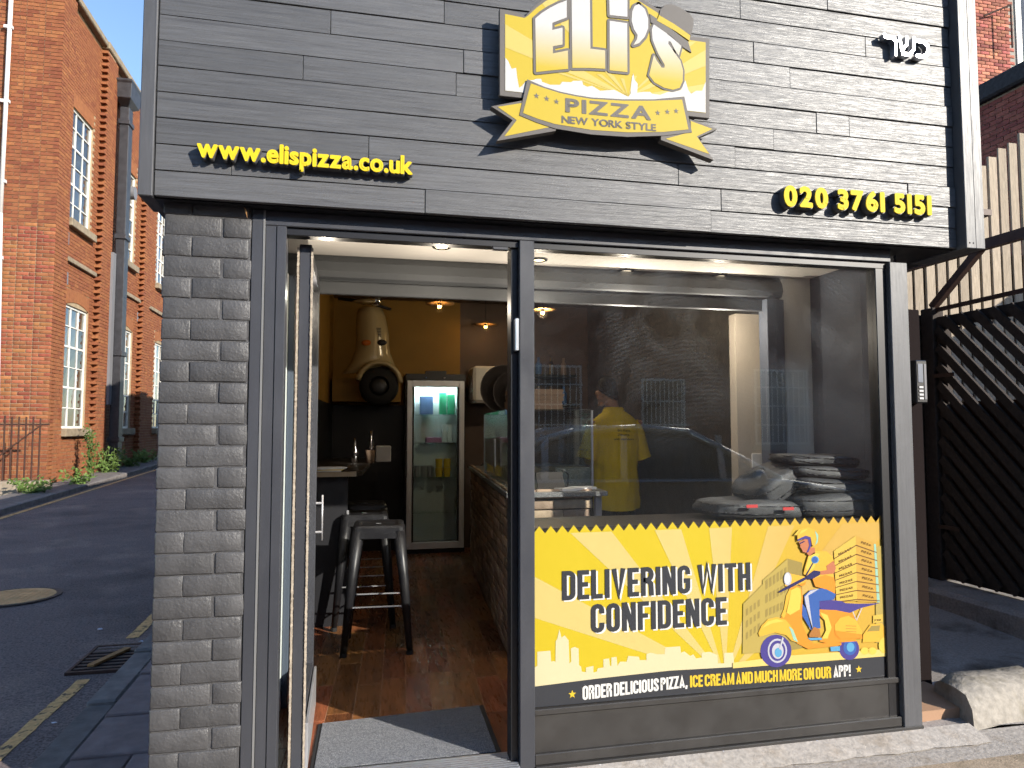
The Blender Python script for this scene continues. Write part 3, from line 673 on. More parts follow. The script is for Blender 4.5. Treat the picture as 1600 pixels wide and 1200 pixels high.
# ------------------------------------------------------------------ stools
def stool(c, rot, label):
    t = thing('bar_stool', (c[0], c[1], 0), label, 'stool', 'black metal bar stools by the wall table'); t.rotation_euler = (0, 0, rot)
    o = Vector((c[0], c[1], 0)); Rm = Matrix.Rotation(rot, 4, 'Z'); H = .755
    def W(mb):
        mb.v = [tuple(o + Rm @ Vector(v)) for v in mb.v]; return mb
    def sq(h, z, r=.03, n=4):
        pts = []
        for sx, sy, a in ((1, 1, 0), (-1, 1, 90), (-1, -1, 180), (1, -1, 270)):
            for k in range(n + 1):
                an = R(a + 90 * k / n); pts.append(Vector((sx * (h - r) + r * math.cos(an), sy * (h - r) + r * math.sin(an), z)))
        return pts
    W(MB().loft([sq(.158, H - .045), sq(.155, H - .012), sq(.147, H), sq(.12, H + .001), sq(.10, H - .006), sq(.02, H - .006, .01)])).build('seat', 'black_metal', t, smooth=False)
    W(MB().lathe([(.018, 0), (.012, -.004)], (0, 0, H - .004), 12)).build('seat_hole', 'steel', t)
    W(MB().loft([sq(.160, H - .075, .03), sq(.159, H - .0455, .03)], False)).build('apron', 'black_metal', t)
    for sx in (-1, 1):
        for sy in (-1, 1):
            rings = []
            for k, (zz, rr, hh) in enumerate(((H - .03, .040, .122), (.45, .031, .153), (.02, .020, .193))):
                cc = Vector((sx * hh, sy * hh, zz)); n = 9
                ring = [cc + Vector((rr * math.cos(math.pi * 2 * i / n) * 1, rr * math.sin(math.pi * 2 * i / n), 0)) for i in range(n)]; rings.append(ring)
            lg = W(MB().loft(rings)).build('leg', 'black_metal', t, smooth=True)
            W(MB().cyl((sx * .194, sy * .194, .0), (sx * .193, sy * .193, .025), .021, n=10)).build('foot_cap', 'rubber', lg)
    for z, hh in ((.28, .172), (.37, .163)):
        for a in range(4):
            if (z < .3) == (a % 2 == 0):
                p = [(hh, hh), (-hh, hh), (-hh, -hh), (hh, -hh)]
                W(MB().bar((*p[a], z), (*p[(a + 1) % 4], z), .014, .006)).build('footrest', 'steel' if z < .3 else 'black_metal', t)
    return t
stool((.175, 1.735), -.06, 'frontmost black metal bar stool with square seat')
stool((.10, 2.31), -.02, 'second black metal bar stool, behind the frontmost one')
stool((.12, 2.98), .03, 'black metal bar stool deepest in the shop by the wall table')

# ------------------------------------------------------------------ wall table with things on it
tb = thing('wall_table', (-.15, 2.4, 0), 'black high wall table with pale front edge on the left', 'table')
pts = [(-.40, 2.16), (.04, 2.20), (.075, 2.27), (.24, 4.5), (-.24, 4.5)]
n = len(pts); mb = MB(); mb.add([(p[0], p[1], z) for z in (1.015, 1.048) for p in pts], [tuple(range(n, 2 * n)), tuple(range(n - 1, -1, -1))] + [(i, (i + 1) % n, (i + 1) % n + n, i + n) for i in range(n)]); mb.build('table_top', 'black_wood', tb)
MB().obox((-.18, 2.174, 1.0315), (.995, .0904, 0), (-.0904, .995, 0), (0, 0, 1), .216, .006, .0164).build('front_edge', 'wood_edge', tb)
box('cupboard', 'black_wall', (-.36, 2.24, 0, -.02, 4.4, 1.0145), tb)
MB().box(-.025, 2.232, .66, -.010, 2.2395, .78).build('cupboard_handle', 'steel', tb)
mg = thing('magazines', (-.2, 2.3, 1.049), 'small pile of pale leaflets on the front of the wall table', 'leaflets')
for i in range(4): MB().obox((-.17 + .008 * i, 2.28, 1.0525 + .007 * i), (math.cos(.1 * i), math.sin(.1 * i), 0), (-math.sin(.1 * i), math.cos(.1 * i), 0), (0, 0, 1), .105, .07, .003).build('leaflet', ('paper', 'paper_yellow', 'paper', 'paper')[i], mg)
for (x, y, hgt, lab) in ((.03, 3.4, .21, 'shorter slim steel bottle on the wall table'), (.17, 3.55, .27, 'taller slim steel bottle on the wall table')):
    o = MB().lathe([(.001, 1.049), (.03, 1.05), (.03, 1.049 + hgt * .45), (.026, 1.049 + hgt * .5), (.012, 1.049 + hgt * .85), (.010, 1.049 + hgt), (.0005, 1.049 + hgt)], (x, y, 0), 14).build('bottle', 'chrome', smooth=True); tag(o, lab, 'bottle', 'bottles on the wall table')
o = MB().lathe([(.001, 1.049), (.036, 1.05), (.04, 1.16), (.036, 1.16), (.033, 1.06)], (.155, 3.32, 0), 16).build('tumbler', 'card_brown', smooth=True); tag(o, 'brown tumbler standing beside the steel bottles', 'cup')
o = MB().box(.21, 3.5, 1.049, .34, 3.58, 1.19).build('napkin_box', 'paper', bevel=.006); tag(o, 'white napkin box at the back of the wall table', 'box')

# ------------------------------------------------------------------ fridge
FX0, FX1, FY = .58, 1.20, 4.86
fg = thing('drinks_fridge', (.89, 5.0, 0), 'tall upright drinks fridge with glass door and steel frame', 'fridge')
mb = MB(); mb.box(FX0 - .015, FY + .06, .0, FX0 + .02, 5.19, 1.93); mb.box(FX1 - .02, FY + .06, 0, FX1 + .015, 5.19, 1.93); mb.box(FX0 + .021, 5.15, 0, FX1 - .021, 5.19, 1.93); mb.box(FX0 + .021, FY + .06, 1.85, FX1 - .021, 5.149, 1.93); mb.box(FX0 + .021, FY + .06, 0, FX1 - .021, 5.149, .1)
mb.build('cabinet', 'black_metal', fg)
MB().box(FX0 - .015, FY + .005, 1.862, FX1 + .015, FY + .0595, 1.93).build('control_panel', 'black_plastic', fg)
MB().box(FX0 + .2, FY + .01, 1.9305, FX0 + .42, FY + .12, 1.965).build('set_top_unit', 'black_plastic', fg)
MB().ball((FX0 + .20, FY + .003, 1.89), .008, n=8, m=5).build('indicator', 'blue_print', fg); MB().ball((FX0 + .40, FY + .003, 1.89), .01, n=8, m=5).build('knob', 'steel', fg)
df = MB(); df.box(FX0, FY, .055, FX0 + .055, FY + .055, 1.858); df.box(FX1 - .055, FY, .055, FX1, FY + .055, 1.858); df.box(FX0 + .0555, FY, 1.79, FX1 - .0555, FY + .055, 1.858); df.box(FX0 + .0555, FY, .055, FX1 - .0555, FY + .055, .125)
dr = df.build('door_frame', 'fridge_frame', fg, bevel=.003); gs = MB(); gs.box(FX0 + .056, FY + .015, .126, FX0 + .075, FY + .05, 1.789); gs.box(FX1 - .075, FY + .015, .126, FX1 - .056, FY + .05, 1.789); gs.build('gasket', 'black_plastic', dr)
box('door_pane', 'clear_glass', (FX0 + .0755, FY + .02, .126, FX1 - .0755, FY + .028, 1.789), dr)
MB().bar((FX0 - .012, FY - .03, .82), (FX0 - .012, FY - .03, 1.1), .02, .02).build('door_handle', 'black_plastic', dr)
box('liner', 'fridge_inside', (FX0 + .0215, 5.13, .101, FX1 - .0215, 5.149, 1.849), fg)
box('light_strip', 'fridge_light', (FX0 + .08, FY + .065, 1.825, FX1 - .08, FY + .085, 1.845), fg)
for z in (.42, .80, 1.17, 1.48):
    box('wire_shelf', 'clear_glass', (FX0 + .0215, FY + .09, z, FX1 - .0215, 5.12, z + .012), fg)
def stock(name, lab, m, x, y, z, w_, d_, hh, grp='items chilled inside the fridge', round_=False):
    if round_: o = MB().lathe([(.001, z), (w_ * .42, z), (w_ * .5, z + hh * .9), (w_ * .52, z + hh), (.001, z + hh)], (x, y, 0), 14).build(name, m, smooth=False)
    else: o = MB().box(x - w_ / 2, y - d_ / 2, z, x + w_ / 2, y + d_ / 2, z + hh).build(name, m, bevel=.004)
    return tag(o, lab, name.replace('_', ' '), grp)
for i in range(4):
    stock('tub', '%s yellow tub of the four on the lower fridge shelf' % ('lower left', 'lower right', 'upper left', 'upper right')[i], 'yellow_tub', FX0 + .36 + (i % 2) * .09, FY + .13, .813 + (i // 2) * .10, .08, 0, .095, 'yellow tubs in the fridge', True)
stock('carton', 'green carton, left of the pair on the top fridge shelf', 'green_carton', FX0 + .40, FY + .14, 1.4935, .08, .07, .24); stock('carton', 'green carton, right of the pair on the top fridge shelf', 'green_carton', FX0 + .49, FY + .14, 1.4935, .08, .07, .22)
stock('box', 'blue and white box on the upper fridge shelf', 'blue_box', FX0 + .22, FY + .16, 1.4935, .14, .1, .2); stock('tub', 'pink tub on the middle fridge shelf', 'pink_tub', FX0 + .30, FY + .15, 1.1835, .17, .1, .06)
for i in range(3): stock('bottle', ('leftmost', 'middle', 'rightmost')[i] + ' clear bottle of three on the middle fridge shelf', 'fridge_inside', FX0 + .42 + i * .055, FY + .14, 1.1835, .05, .05, .20)
for i in range(3): stock('drinks_can', ('leftmost', 'middle', 'rightmost')[i] + ' grey can of three at the left of the fridge', 'steel', FX0 + .12 + i * .07, FY + .14, .8135, .06, 0, .12, None, True)

# ------------------------------------------------------------------ counter faced with stone slips
def cnt(y): return .926 + .0866 * (y - 1.33)       # aisle face of the counter
ct = thing('serving_counter', (1.2, 2.6, 0), 'long serving counter faced with rough stone slips', 'counter')
mb = MB(); P = [(cnt(1.34) + .012, 1.342), (1.45, 1.342), (1.45 + .25, 4.25), (cnt(4.25) + .012, 4.25)]; quad_slab(mb, P, 0, .935); mb.build('counter_core', 'slip_mortar', ct)
def slip(L, H, i): return rough_brick(L, H, .022, .004, 'stone_slip', 'slip_stone', .003, 200 + i)
ang = math.atan2(.0866, 1); z = .004
k = 0
while z < .92:
    H = .0595; y = 1.345 - (.12 if k % 2 else 0)
    while y < 4.2:
        L = rng.choice((.17, .22, .27)); y0, y1 = max(1.335, y), min(4.22, y + L); y += L
        if y1 - y0 < .04: continue
        me = slip(y1 - y0 - .006, H - .005, rng.randrange(999)); ym = (y0 + y1) / 2
        put('stone_slip', me, (cnt(ym) + .004 - rng.uniform(0, .008), ym, z + H / 2), ct, (0, 0, -math.pi / 2 - ang))
    x = .925 - (.11 if k % 2 else 0)
    while x < 1.42:
        L = rng.choice((.17, .22, .27)); x0, x1 = max(.928, x), min(1.44, x + L); x += L
        if x1 - x0 < .03: continue
        put('stone_slip', slip(x1 - x0 - .006, H - .005, rng.randrange(999)), ((x0 + x1) / 2, 1.338 - rng.uniform(0, .008), z + H / 2), ct)
    z += H + .0015; k += 1
mb = MB(); quad_slab(mb, [(cnt(1.27) - .03, 1.27), (1.52, 1.27), (1.78, 4.27), (cnt(4.27) - .03, 4.27)], .937, .965); mb.build('counter_top', 'stone_top', ct, bevel=.003)
box('end_leg', 'steel', (1.452, 1.30, 0, 1.49, 1.34, .9365), ct)
gc = thing('display_case', (1.2, 2.2, .966), 'clear glass display case standing on the serving counter', 'display case')
def gpan(a, b, z0, z1, m='clear_glass', t=.004, nm='glass_pane'):
    d = Vector((b[0] - a[0], b[1] - a[1], 0)); return MB().obox(((a[0] + b[0]) / 2, (a[1] + b[1]) / 2, (z0 + z1) / 2), d.normalized(), Vector((-d.y, d.x, 0)).normalized(), (0, 0, 1), d.length / 2, t, (z1 - z0) / 2).build(nm, m, gc)
A, Bp, Cp, Dp = (cnt(1.55) + .03, 1.55), (1.50, 1.50), (1.66, 3.2), (cnt(3.2) + .03, 3.2)
gpan(A, Bp, .967, 1.46); gpan((A[0] + .001, A[1] + .01), Dp, .967, 1.46); gpan((Bp[0], Bp[1] + .01), Cp, .967, 1.46)
mb = MB(); quad_slab(mb, [A, Bp, Cp, Dp], 1.4605, 1.468); mb.build('glass_top', 'clear_glass', gc)
mb = MB(); quad_slab(mb, [(A[0] + .02, A[1] + .02), (Bp[0] - .02, Bp[1] + .02), (Cp[0] - .02, 3.1), (Dp[0] + .02, 3.1)], 1.20, 1.208); mb.build('glass_shelf', 'clear_glass', gc)
for p in (A, Bp, Dp): box('corner_bead', 'aluminium', (p[0] - .006, p[1] - .006, .967, p[0] + .006, p[1] + .006, 1.46), gc)
MB().obox((cnt(2.5) + .005, 2.5, 1.17), (ang, 1, 0), (1, -ang, 0), (0, 0, 1), .33, .006, .10).build('rear_flap', 'steel', gc)
# things on the counter and case
pb = thing('pizza_box_stack', (1.27, 2.1, 1.469), 'stack of brown flat cardboard on top of the display case', 'cardboard')
for i in range(9): MB().obox((1.27 + rng.uniform(-.01, .01), 2.1, 1.478 + i * .0165), (math.cos(.12 + rng.uniform(-.03, .03)), math.sin(.12), 0), (-math.sin(.12), math.cos(.12), 0), (0, 0, 1), .16, .16, .0075).build('flat_box', 'card_brown', pb)
pn = thing('pizza_pans', (1.28, 3.3, 1.47), 'round dark pizza pans leaning behind the cardboard stack', 'pans')
for i, (x, y, r) in enumerate(((1.25, 3.05, .20), (1.31, 2.95, .17), (1.36, 2.85, .14))):
    MB().lathe([(.001, .0), (r * .9, .0), (r, -.03), (r * 1.03, -.03)], (x, y, 1.475 + r), 26, 'y').build('pan', 'pan_metal', pn, smooth=True)
cn_ = thing('card_terminal', (1.3, 1.40, .966), 'dark tablet till propped beside papers on the counter', 'till')
MB().obox((1.20, 1.42, 1.02), (1, 0, 0), (0, .5, .86), (0, -.86, .5), .085, .06, .005).build('screen', 'black_plastic', cn_); box('stand', 'black_plastic', (1.15, 1.42, .9655, 1.25, 1.48, .985), cn_)
MB().tube([(1.32, 1.45, .97), (1.325, 1.45, 1.06), (1.29, 1.45, 1.09)], .004).build('cable', 'black_plastic', cn_)
for i, (x, m, lab) in enumerate(((1.30, 'paper', 'white paper sheets lying nearest the till on the counter'), (1.39, 'paper', 'white folded leaflet at the end of the counter'))):
    o = MB().obox((x, 1.36 + .02 * i, .974 + .004 * i), (.97, .24, 0), (-.24, .97, 0), (0, 0, 1), .075, .05, .007).build('papers', m); tag(o, lab, 'papers')
tb2 = thing('tissue_box', (1.0, 1.36, .966), 'white and blue tall tissue box on the counter edge', 'box'); MB().box(.985, 1.34, .9655, 1.04, 1.40, 1.07).build('carton', 'paper', tb2, bevel=.003); MB().box(.99, 1.3385, .99, 1.0, 1.3398, 1.05).build('print', 'blue_print', tb2)
o = MB().box(1.30, 1.62, .9655, 1.53, 1.66, 1.09).build('speckled_upstand', 'stone_top', ct, bevel=.002)
# back equipment
kt = thing('kitchen_units', (2.6, 5.0, 0), 'dark kitchen worktop and cupboards along the back wall', 'kitchen units')
box('worktop', 'stone_top', (1.45, 4.55, .90, 3.2, 5.19, .94), kt, .003)
for i in range(3): box('cupboard_front', 'black_wood', (1.47 + i * .57, 4.6, 0, 2.03 + i * .57, 4.62, .895), kt)
o = MB().box(1.28, 4.75, 1.62, 1.62, 5.1, 2.02).build('white_box', 'white_wall', bevel=.03); tag(o, 'pale rounded white appliance behind the drinks fridge', 'appliance')
box('wall_shelf', 'black_wood', (1.6, 4.9, 1.58, 2.5, 5.19, 1.62), kt); box('wall_shelf', 'black_wood', (1.7, 4.9, 1.92, 2.5, 5.19, 1.95), kt)
kk = 0
for z in (1.621, 1.951):
    for i in range(5):
        o = MB().lathe([(.001, z), (.035, z), (.035, z + .12), (.015, z + .16), (.015, z + .2), (.001, z + .2)], (1.78 + i * .15, 5.02, 0), 10).build('jar', ('card_brown', 'blue_print', 'chrome')[kk % 3], smooth=False); kk += 1
        tag(o, '%s jar on the %s dark shelf at the back of the shop' % (('leftmost', 'second from left', 'middle', 'fourth from left', 'rightmost')[i], 'lower' if z < 1.9 else 'upper'), 'jar', 'jars on the back shelves')
ov = thing('pizza_oven', (2.75, 4.6, .94), 'steel cased pizza oven on the back worktop', 'oven'); box('casing', 'steel', (2.45, 4.6, .9405, 3.15, 5.15, 1.45), ov, .006); box('oven_door', 'black_metal', (2.52, 4.585, 1.02, 3.08, 4.599, 1.32), ov, .003)

# ------------------------------------------------------------------ pendant lamps
for (px, py, w_, lab) in ((687, 473, 47, 'glowing pendant lamp nearest the yellow wall'), (759, 506, 37, 'glowing pendant lamp above the fridge and pans'), (848, 483, 44, 'glowing pendant lamp just right of the upright between door and window'), (985, 518, 35, 'glowing pendant lamp deepest in the shop, right of the man')):
    d = .26 * FPX / w_; r = ray(px, py); hv = Vector((math.sin(YAW), math.cos(YAW), 0)); c = CAM + r * (d / r.dot(hv))
    t = thing('pendant_lamp', c, lab, 'lamp', 'disc pendant lamps inside the shop')
    MB().lathe([(.001, .035), (.02, .03), (.03, .012), (.13, -.006), (.128, -.010), (.03, .006), (.018, .0)], c, 24).build('shade', 'lamp_shade', t, smooth=True)
    MB().tube([c + Vector((0, 0, .03)), (c.x, c.y, 2.78)], .004).build('flex', 'black_plastic', t)
    MB().cyl(c + Vector((0, 0, -.025)), c + Vector((0, 0, .01)), .017).build('holder', 'black_metal', t)
    MB().ball(c + Vector((0, 0, -.038)), .046, n=14, m=9).build('bulb_glass', 'clear_glass', t, smooth=True)
    MB().tube([c + Vector(q) for q in ((-.013, 0, -.02), (-.012, 0, -.048), (-.003, 0, -.024), (.005, 0, -.048), (.013, 0, -.02))], .0042, 6).build('filament', 'bulb', t)
    ll = bpy.data.lights.new('lamp_light', 'POINT'); ll.energy = .8 if px < 800 else 9.0; ll.color = (1, .62, .28) if px < 800 else (1, .78, .52); ll.shadow_soft_size = .03
    lo = bpy.data.objects.new('lamp_light', ll); lo.location = c + Vector((0, 0, -.05)); link(lo, t)

# ------------------------------------------------------------------ scooter front hung on the wall
sc = thing('scooter_front', (.25, 4.95, 1.4), 'cream front half of a motor scooter mounted high on the yellow wall', 'scooter')
SCY = 4.6
def sz(u, v, y=SCY): p = atY(480 + u / 5, 440 + v / 5, y); return (p.x, p.z)
left = [(400, 215), (385, 260), (380, 380), (385, 460), (375, 540), (340, 630), (270, 725)]; right = [(590, 215), (610, 270), (630, 360), (640, 430), (640, 500), (650, 560), (700, 690)]
rings = []
for (a, b) in zip(left, right):
    x0, z0 = sz(*a); x1, z1 = sz(*b); n = 11; ring = []
    for i in range(n): t = i / (n - 1); ring.append(Vector((x0 + (x1 - x0) * t, SCY - .14 * math.sin(math.pi * t) ** .6, z0 + (z1 - z0) * t)))
    for i in range(n): t = 1 - i / (n - 1); ring.append(Vector((x0 + (x1 - x0) * t, SCY + .02 - .11 * math.sin(math.pi * t) ** .6, z0 + (z1 - z0) * t)))
    rings.append(ring)
MB().loft(rings).build('leg_shield', 'scooter_cream', sc, smooth=True)
wc = sz(562, 815, SCY - .2)
MB().lathe([(.10, -.06), (.17, -.055), (.195, -.02), (.198, 0.02), (.17, .055), (.10, .06), (.10, -.06)], (wc[0], SCY - .16, wc[1]), 28, 'y').build('tyre', 'rubber', sc, smooth=True)
MB().lathe([(.001, -.05), (.06, -.05), (.10, -.03), (.10, .03), (.06, .05), (.001, .05)], (wc[0], SCY - .16, wc[1]), 20, 'y').build('wheel_rim', 'black_metal', sc, smooth=True)
mb = MB(); rings = []
for i in range(15):
    a = R(5 + 165 * i / 14); rr = .215; cx, cz = wc[0] + rr * math.cos(a) * .98, wc[1] + .02 + rr * math.sin(a)
    tw = .085 * (.6 + .4 * math.sin(math.pi * i / 14)); rings.append([Vector((cx + .03 * math.cos(t) * math.cos(a), SCY - .17 + tw * math.sin(t), cz + .03 * math.cos(t) * math.sin(a))) for t in [2 * math.pi * k / 12 for k in range(12)]])
mb.loft(rings).build('mudguard', 'scooter_cream', sc, smooth=True)
hb = sz(470, 165); hl = sz(530, 160)
MB().loft([[Vector((hb[0] + a * math.cos(t), SCY - .05 + dy + b * math.sin(t), hb[1] + .03 * math.sin(t * 1))) for t in [2 * math.pi * k / 14 for k in range(14)]] for a, b, dy in ((.06, .04, -.13), (.13, .07, -.08), (.16, .08, 0), (.08, .04, .06))]).build('headset', 'scooter_cream', sc, smooth=True)
MB().lathe([(.001, -.03), (.045, -.022), (.06, 0), (.066, .02), (.05, .05)], (hl[0], SCY - .16, hl[1]), 18, 'y').build('headlamp', 'chrome', sc, smooth=True)
for s_, (u, v) in ((-1, (245, 130)), (1, (655, 215))):
    e = sz(u, v); MB().tube([(hb[0], SCY - .03, hb[1]), (e[0], SCY + .02, e[1])], .016).build('handlebar', 'black_plastic', sc, smooth=True)
for (u, v) in ((463, 477), (585, 475)):
    e = sz(u, v, SCY - .14); MB().ball((e[0], SCY - .13, e[1]), .05, .02, .03).build('indicator', 'amber' if u < 500 else 'black_plastic', sc, smooth=True)
for i in range(6):
    e = sz(560, 365 + i * 12, SCY - .14); MB().box(e[0] - .025 + .004 * i, SCY - .146, e[1] - .003, e[0] + .022, SCY - .13, e[1] + .003).build('horn_slot', 'black_plastic', sc)
box('mount_panel', 'yellow_wall', (-.2, SCY + .12, 1.62, .5, 5.18, 1.86), sc)

# ================================================================== signs on the fascia
YS = -.145
def q4(u, v, y=YS): p = atY(700 + u * .3125, v * .3125, y); return (p.x, p.z)
def q5(u, v, y=YS): p = atY(810 + u / 5.3333, v / 5.3333, y); return (p.x, p.z)
sg = thing('logo_sign', (1.0, -.1, 2.6), 'large yellow and grey logo sign with ribbon in the middle of the board fascia', 'sign')
dome = [(430, 30), (480, -10), (560, -60), (680, -95), (800, -90), (900, -50), (980, 0)]
plate = [(258, 42), (345, 60), (385, 82)] + dome + [(1045, 40), (1060, 45), (1080, 28), (1120, 24), (1180, 52), (1224, 100), (1224, 130), (1207, 180), (1308, 192), (1308, 592), (258, 478)]
MB().prism([q4(*p) for p in plate], YS, YS + .022).build('back_plate', ['sign_grey'], sg, bevel=.0015)
MB().prism([q4(u * .97 + 25, v * .93 + 18, YS) for u, v in [(270, 55), (430, 45), (560, -45), (800, -75), (980, 10), (1200, 190), (1295, 200), (1295, 580), (270, 468)]], YS + .0225, YF + .004).build('spacer_box', 'sign_side', sg)
fieldp = [(285, 70), (383, 90), (398, 80), (446, 36), (490, 5), (565, -42), (682, -77), (798, -72), (893, -33), (970, 15), (1045, 62), (1205, 200), (1288, 212), (1288, 566), (285, 455)]
L1, L2, L3, L4 = YS - .0006, YS - .0012, YS - .0018, YS - .0024
fld = MB().prism([q4(*p) for p in fieldp], L1).build('yellow_field', 'sign_yellow', sg)
mb = MB(); C0 = (900, 485)
for a, b in (((286, 122), (286, 238)), ((470, 20), (530, -20)), ((535, 362), (575, 364)), ((630, 366), (672, 368)), ((742, 372), (768, 373)), ((800, 376), (828, 378)), ((862, 392), (880, 394)), ((925, 380), (945, 380)), ((1287, 250), (1287, 330)), ((1175, 210), (1240, 208)), ((1287, 420), (1287, 460))):
    mb.prism([q4(*C0), q4(*a), q4(*b)], L2 - .00004 * len(mb.f))
mb.build('sun_rays', 'sign_ray', fld)
skyl = [(286, 454), (286, 290), (300, 305), (318, 345), (340, 340), (345, 385), (355, 440), (370, 430), (390, 405), (430, 400), (440, 395), (465, 395), (470, 410), (510, 425), (560, 425), (570, 410), (615, 412), (625, 405), (670, 405), (675, 425), (695, 435), (720, 430), (760, 455), (830, 450), (900, 485), (912, 470), (915, 420), (920, 385), (926, 368), (932, 400), (948, 420), (945, 465), (975, 460), (1010, 460), (1020, 470), (1060, 475), (1100, 460), (1130, 460), (1165, 450), (1185, 400), (1200, 450), (1215, 470), (1240, 455), (1270, 455), (1287, 410), (1287, 564)]
MB().prism([q4(*p) for p in skyl], L3).build('skyline', 'sign_white', fld)
LET = {'e': [(138, 160), (190, 115), (260, 70), (330, 35), (400, 8), (400, 150), (280, 195), (280, 255), (365, 235), (365, 375), (285, 390), (285, 450), (410, 425), (412, 578), (280, 590), (145, 605)],
 'l': [(440, -95), (592, -110), (597, 410), (720, 425), (720, 577), (580, 570), (447, 570)], 'i_dot': [(752, -85), (905, -62), (905, 145), (757, 130)], 'i_stem': [(757, 178), (903, 198), (905, 605), (757, 590)],
 'apostrophe': [(1000, 38), (1050, 80), (1078, 160), (1078, 240), (1050, 310), (1000, 365), (955, 380), (985, 330), (990, 295), (960, 250), (940, 180), (945, 100), (965, 55)],
 's': [(1130, 190), (1240, 290), (1355, 385), (1332, 468), (1300, 420), (1265, 352), (1248, 345), (1245, 368), (1295, 440), (1345, 510), (1368, 590), (1365, 680), (1340, 735), (1285, 752), (1210, 735), (1130, 690), (1085, 630), (1125, 462), (1150, 510), (1190, 568), (1213, 568), (1215, 545), (1160, 450), (1115, 340), (1108, 250)]}
lt = MB().sheet([(q5(0, 0)[0], YS + .01, q5(0, 0)[1])] * 1 + [(q5(1, 0)[0], YS + .01, q5(1, 0)[1]), (q5(1, 1)[0], YS + .01, q5(1, 1)[1])])
mo = MB(); mf = MB()
for kk_, (nm, pl) in enumerate(LET.items()):
    pts = [Vector(q5(*p)) for p in pl]; n = len(pts); off = .0105 if nm != 's' else .008
    for i in range(n):
        A, Bq = pts[i], pts[(i + 1) % n]; d = (Bq - A)
        if d.length < 1e-5: continue
        d.normalize(); a0 = math.atan2(d.y, d.x) + math.pi / 2
        ns = [Vector((math.cos(a0 + math.pi * k / 5), math.sin(a0 + math.pi * k / 5))) * off for k in range(6)]
        mo.prism([tuple(A + q) for q in ns] + [tuple(Bq - q) for q in ns], L4 - .0008 - .00012 * (i % 4), YS)
    mf.prism([tuple(p) for p in pts], L4 - .0022, YS)
ou = mo.build('big_letter_outline', 'sign_grey', sg); mf.build('big_letter_face', 'sign_fade', ou)
MB().prism([q5(*p) for p in [(1180, 85), (1220, 45), (1270, 40), (1340, 65), (1430, 125), (1455, 165), (1455, 215), (1435, 300), (1170, 130)]], L4 - .0024, YS).build('hat_crown', 'sign_grey', sg)
MB().prism([q5(*p) for p in [(1168, 132), (1300, 210), (1427, 300), (1420, 345), (1300, 262), (1150, 178)]], L4 - .0034, YS).build('hat_band', 'sign_yellow', sg)
MB().prism([q5(*p) for p in [(1090, 120), (1135, 150), (1290, 262), (1410, 352), (1437, 442), (1372, 402), (1260, 300), (1100, 190)]], L4 - .0028, YS).build('hat_brim', 'sign_grey', sg)
# ribbon
YR = -.158
def q4r(u, v): return q4(u, v, YR)
top_arc = [(405, 402), (480, 430), (560, 455), (640, 472), (720, 485), (880, 494), (1030, 494), (1178, 488)]; bot_arc = [(1213, 652), (1080, 665), (900, 667), (720, 655), (535, 625), (450, 600), (367, 568)]
rb = MB().prism([q4r(*p) for p in [(398, 394)] + top_arc[1:-1] + [(1184, 480), (1222, 660)] + [(1080, 676), (900, 682), (720, 670), (535, 640), (450, 612), (358, 574)]], YR + .004, YS - .004).build('ribbon', 'sign_grey', sg)
rf = MB().prism([q4r(*p) for p in [(415, 415), (480, 438), (560, 463), (640, 480), (720, 493), (880, 502), (1030, 502), (1172, 496), (1204, 645), (1080, 658), (900, 660), (720, 648), (535, 618), (450, 592), (376, 563)]], YR + .003).build('ribbon_face', 'sign_yellow', rb)
for pl, inn in (([(215, 535), (375, 505), (367, 570), (537, 635), (537, 657), (243, 707), (322, 604)], [(247, 538), (370, 518), (366, 574), (515, 637), (280, 685), (342, 604)]),
                ([(1205, 598), (1343, 648), (1248, 690), (1325, 803), (1062, 702), (1062, 672), (1212, 655)], [(1210, 608), (1318, 648), (1240, 685), (1303, 773), (1085, 697), (1212, 662)])):
    tl = MB().prism([q4(*p) for p in pl], YS - .006, YS + .03).build('ribbon_tail', 'sign_grey', sg); MB().prism([q4(*p) for p in inn], YS - .0068).build('tail_face', 'sign_yellow', tl)
def fit_text(text, A, Bq, cap, mb, y, off, gap, depth=None, xh=None, per=None):
    """text from point A to B (x,z baseline), cap = letter height in metres"""
    it, wt = layout(text, gap); sx = (Bq[0] - A[0]) / wt
    ref = glyph(xh or 'I')[0]; sz_ = cap / max(v[1] for v in ref)
    for ch, gx in it:
        xx = A[0] + gx * sx; zz = A[1] + (Bq[1] - A[1]) * (gx / wt)
        if per is None: bold(ch, xx, zz, sx, sz_, off, mb, y, depth)
        else: per(ch, xx, zz, sx, sz_)
a, b = q4r(592, 556), q4r(1012, 597); a2 = q4r(592, 492)
mb = MB(); fit_text('PIZZA', a, b, a2[1] - a[1], mb, YR + .0022, .035, .16)
a, b = q4r(570, 612), q4r(1040, 654); a2 = q4r(570, 578); fit_text('NEW YORK STYLE', a, b, a2[1] - a[1], mb, YR + .0022, .03, .075)
for p in ((443, 478), (494, 492), (543, 507), (1050, 563), (1098, 558), (1142, 554)): c = q4r(*p); star(c[0], c[1], .0125, mb, YR + .0022)
mb.build('ribbon_lettering', 'sign_grey', rb)
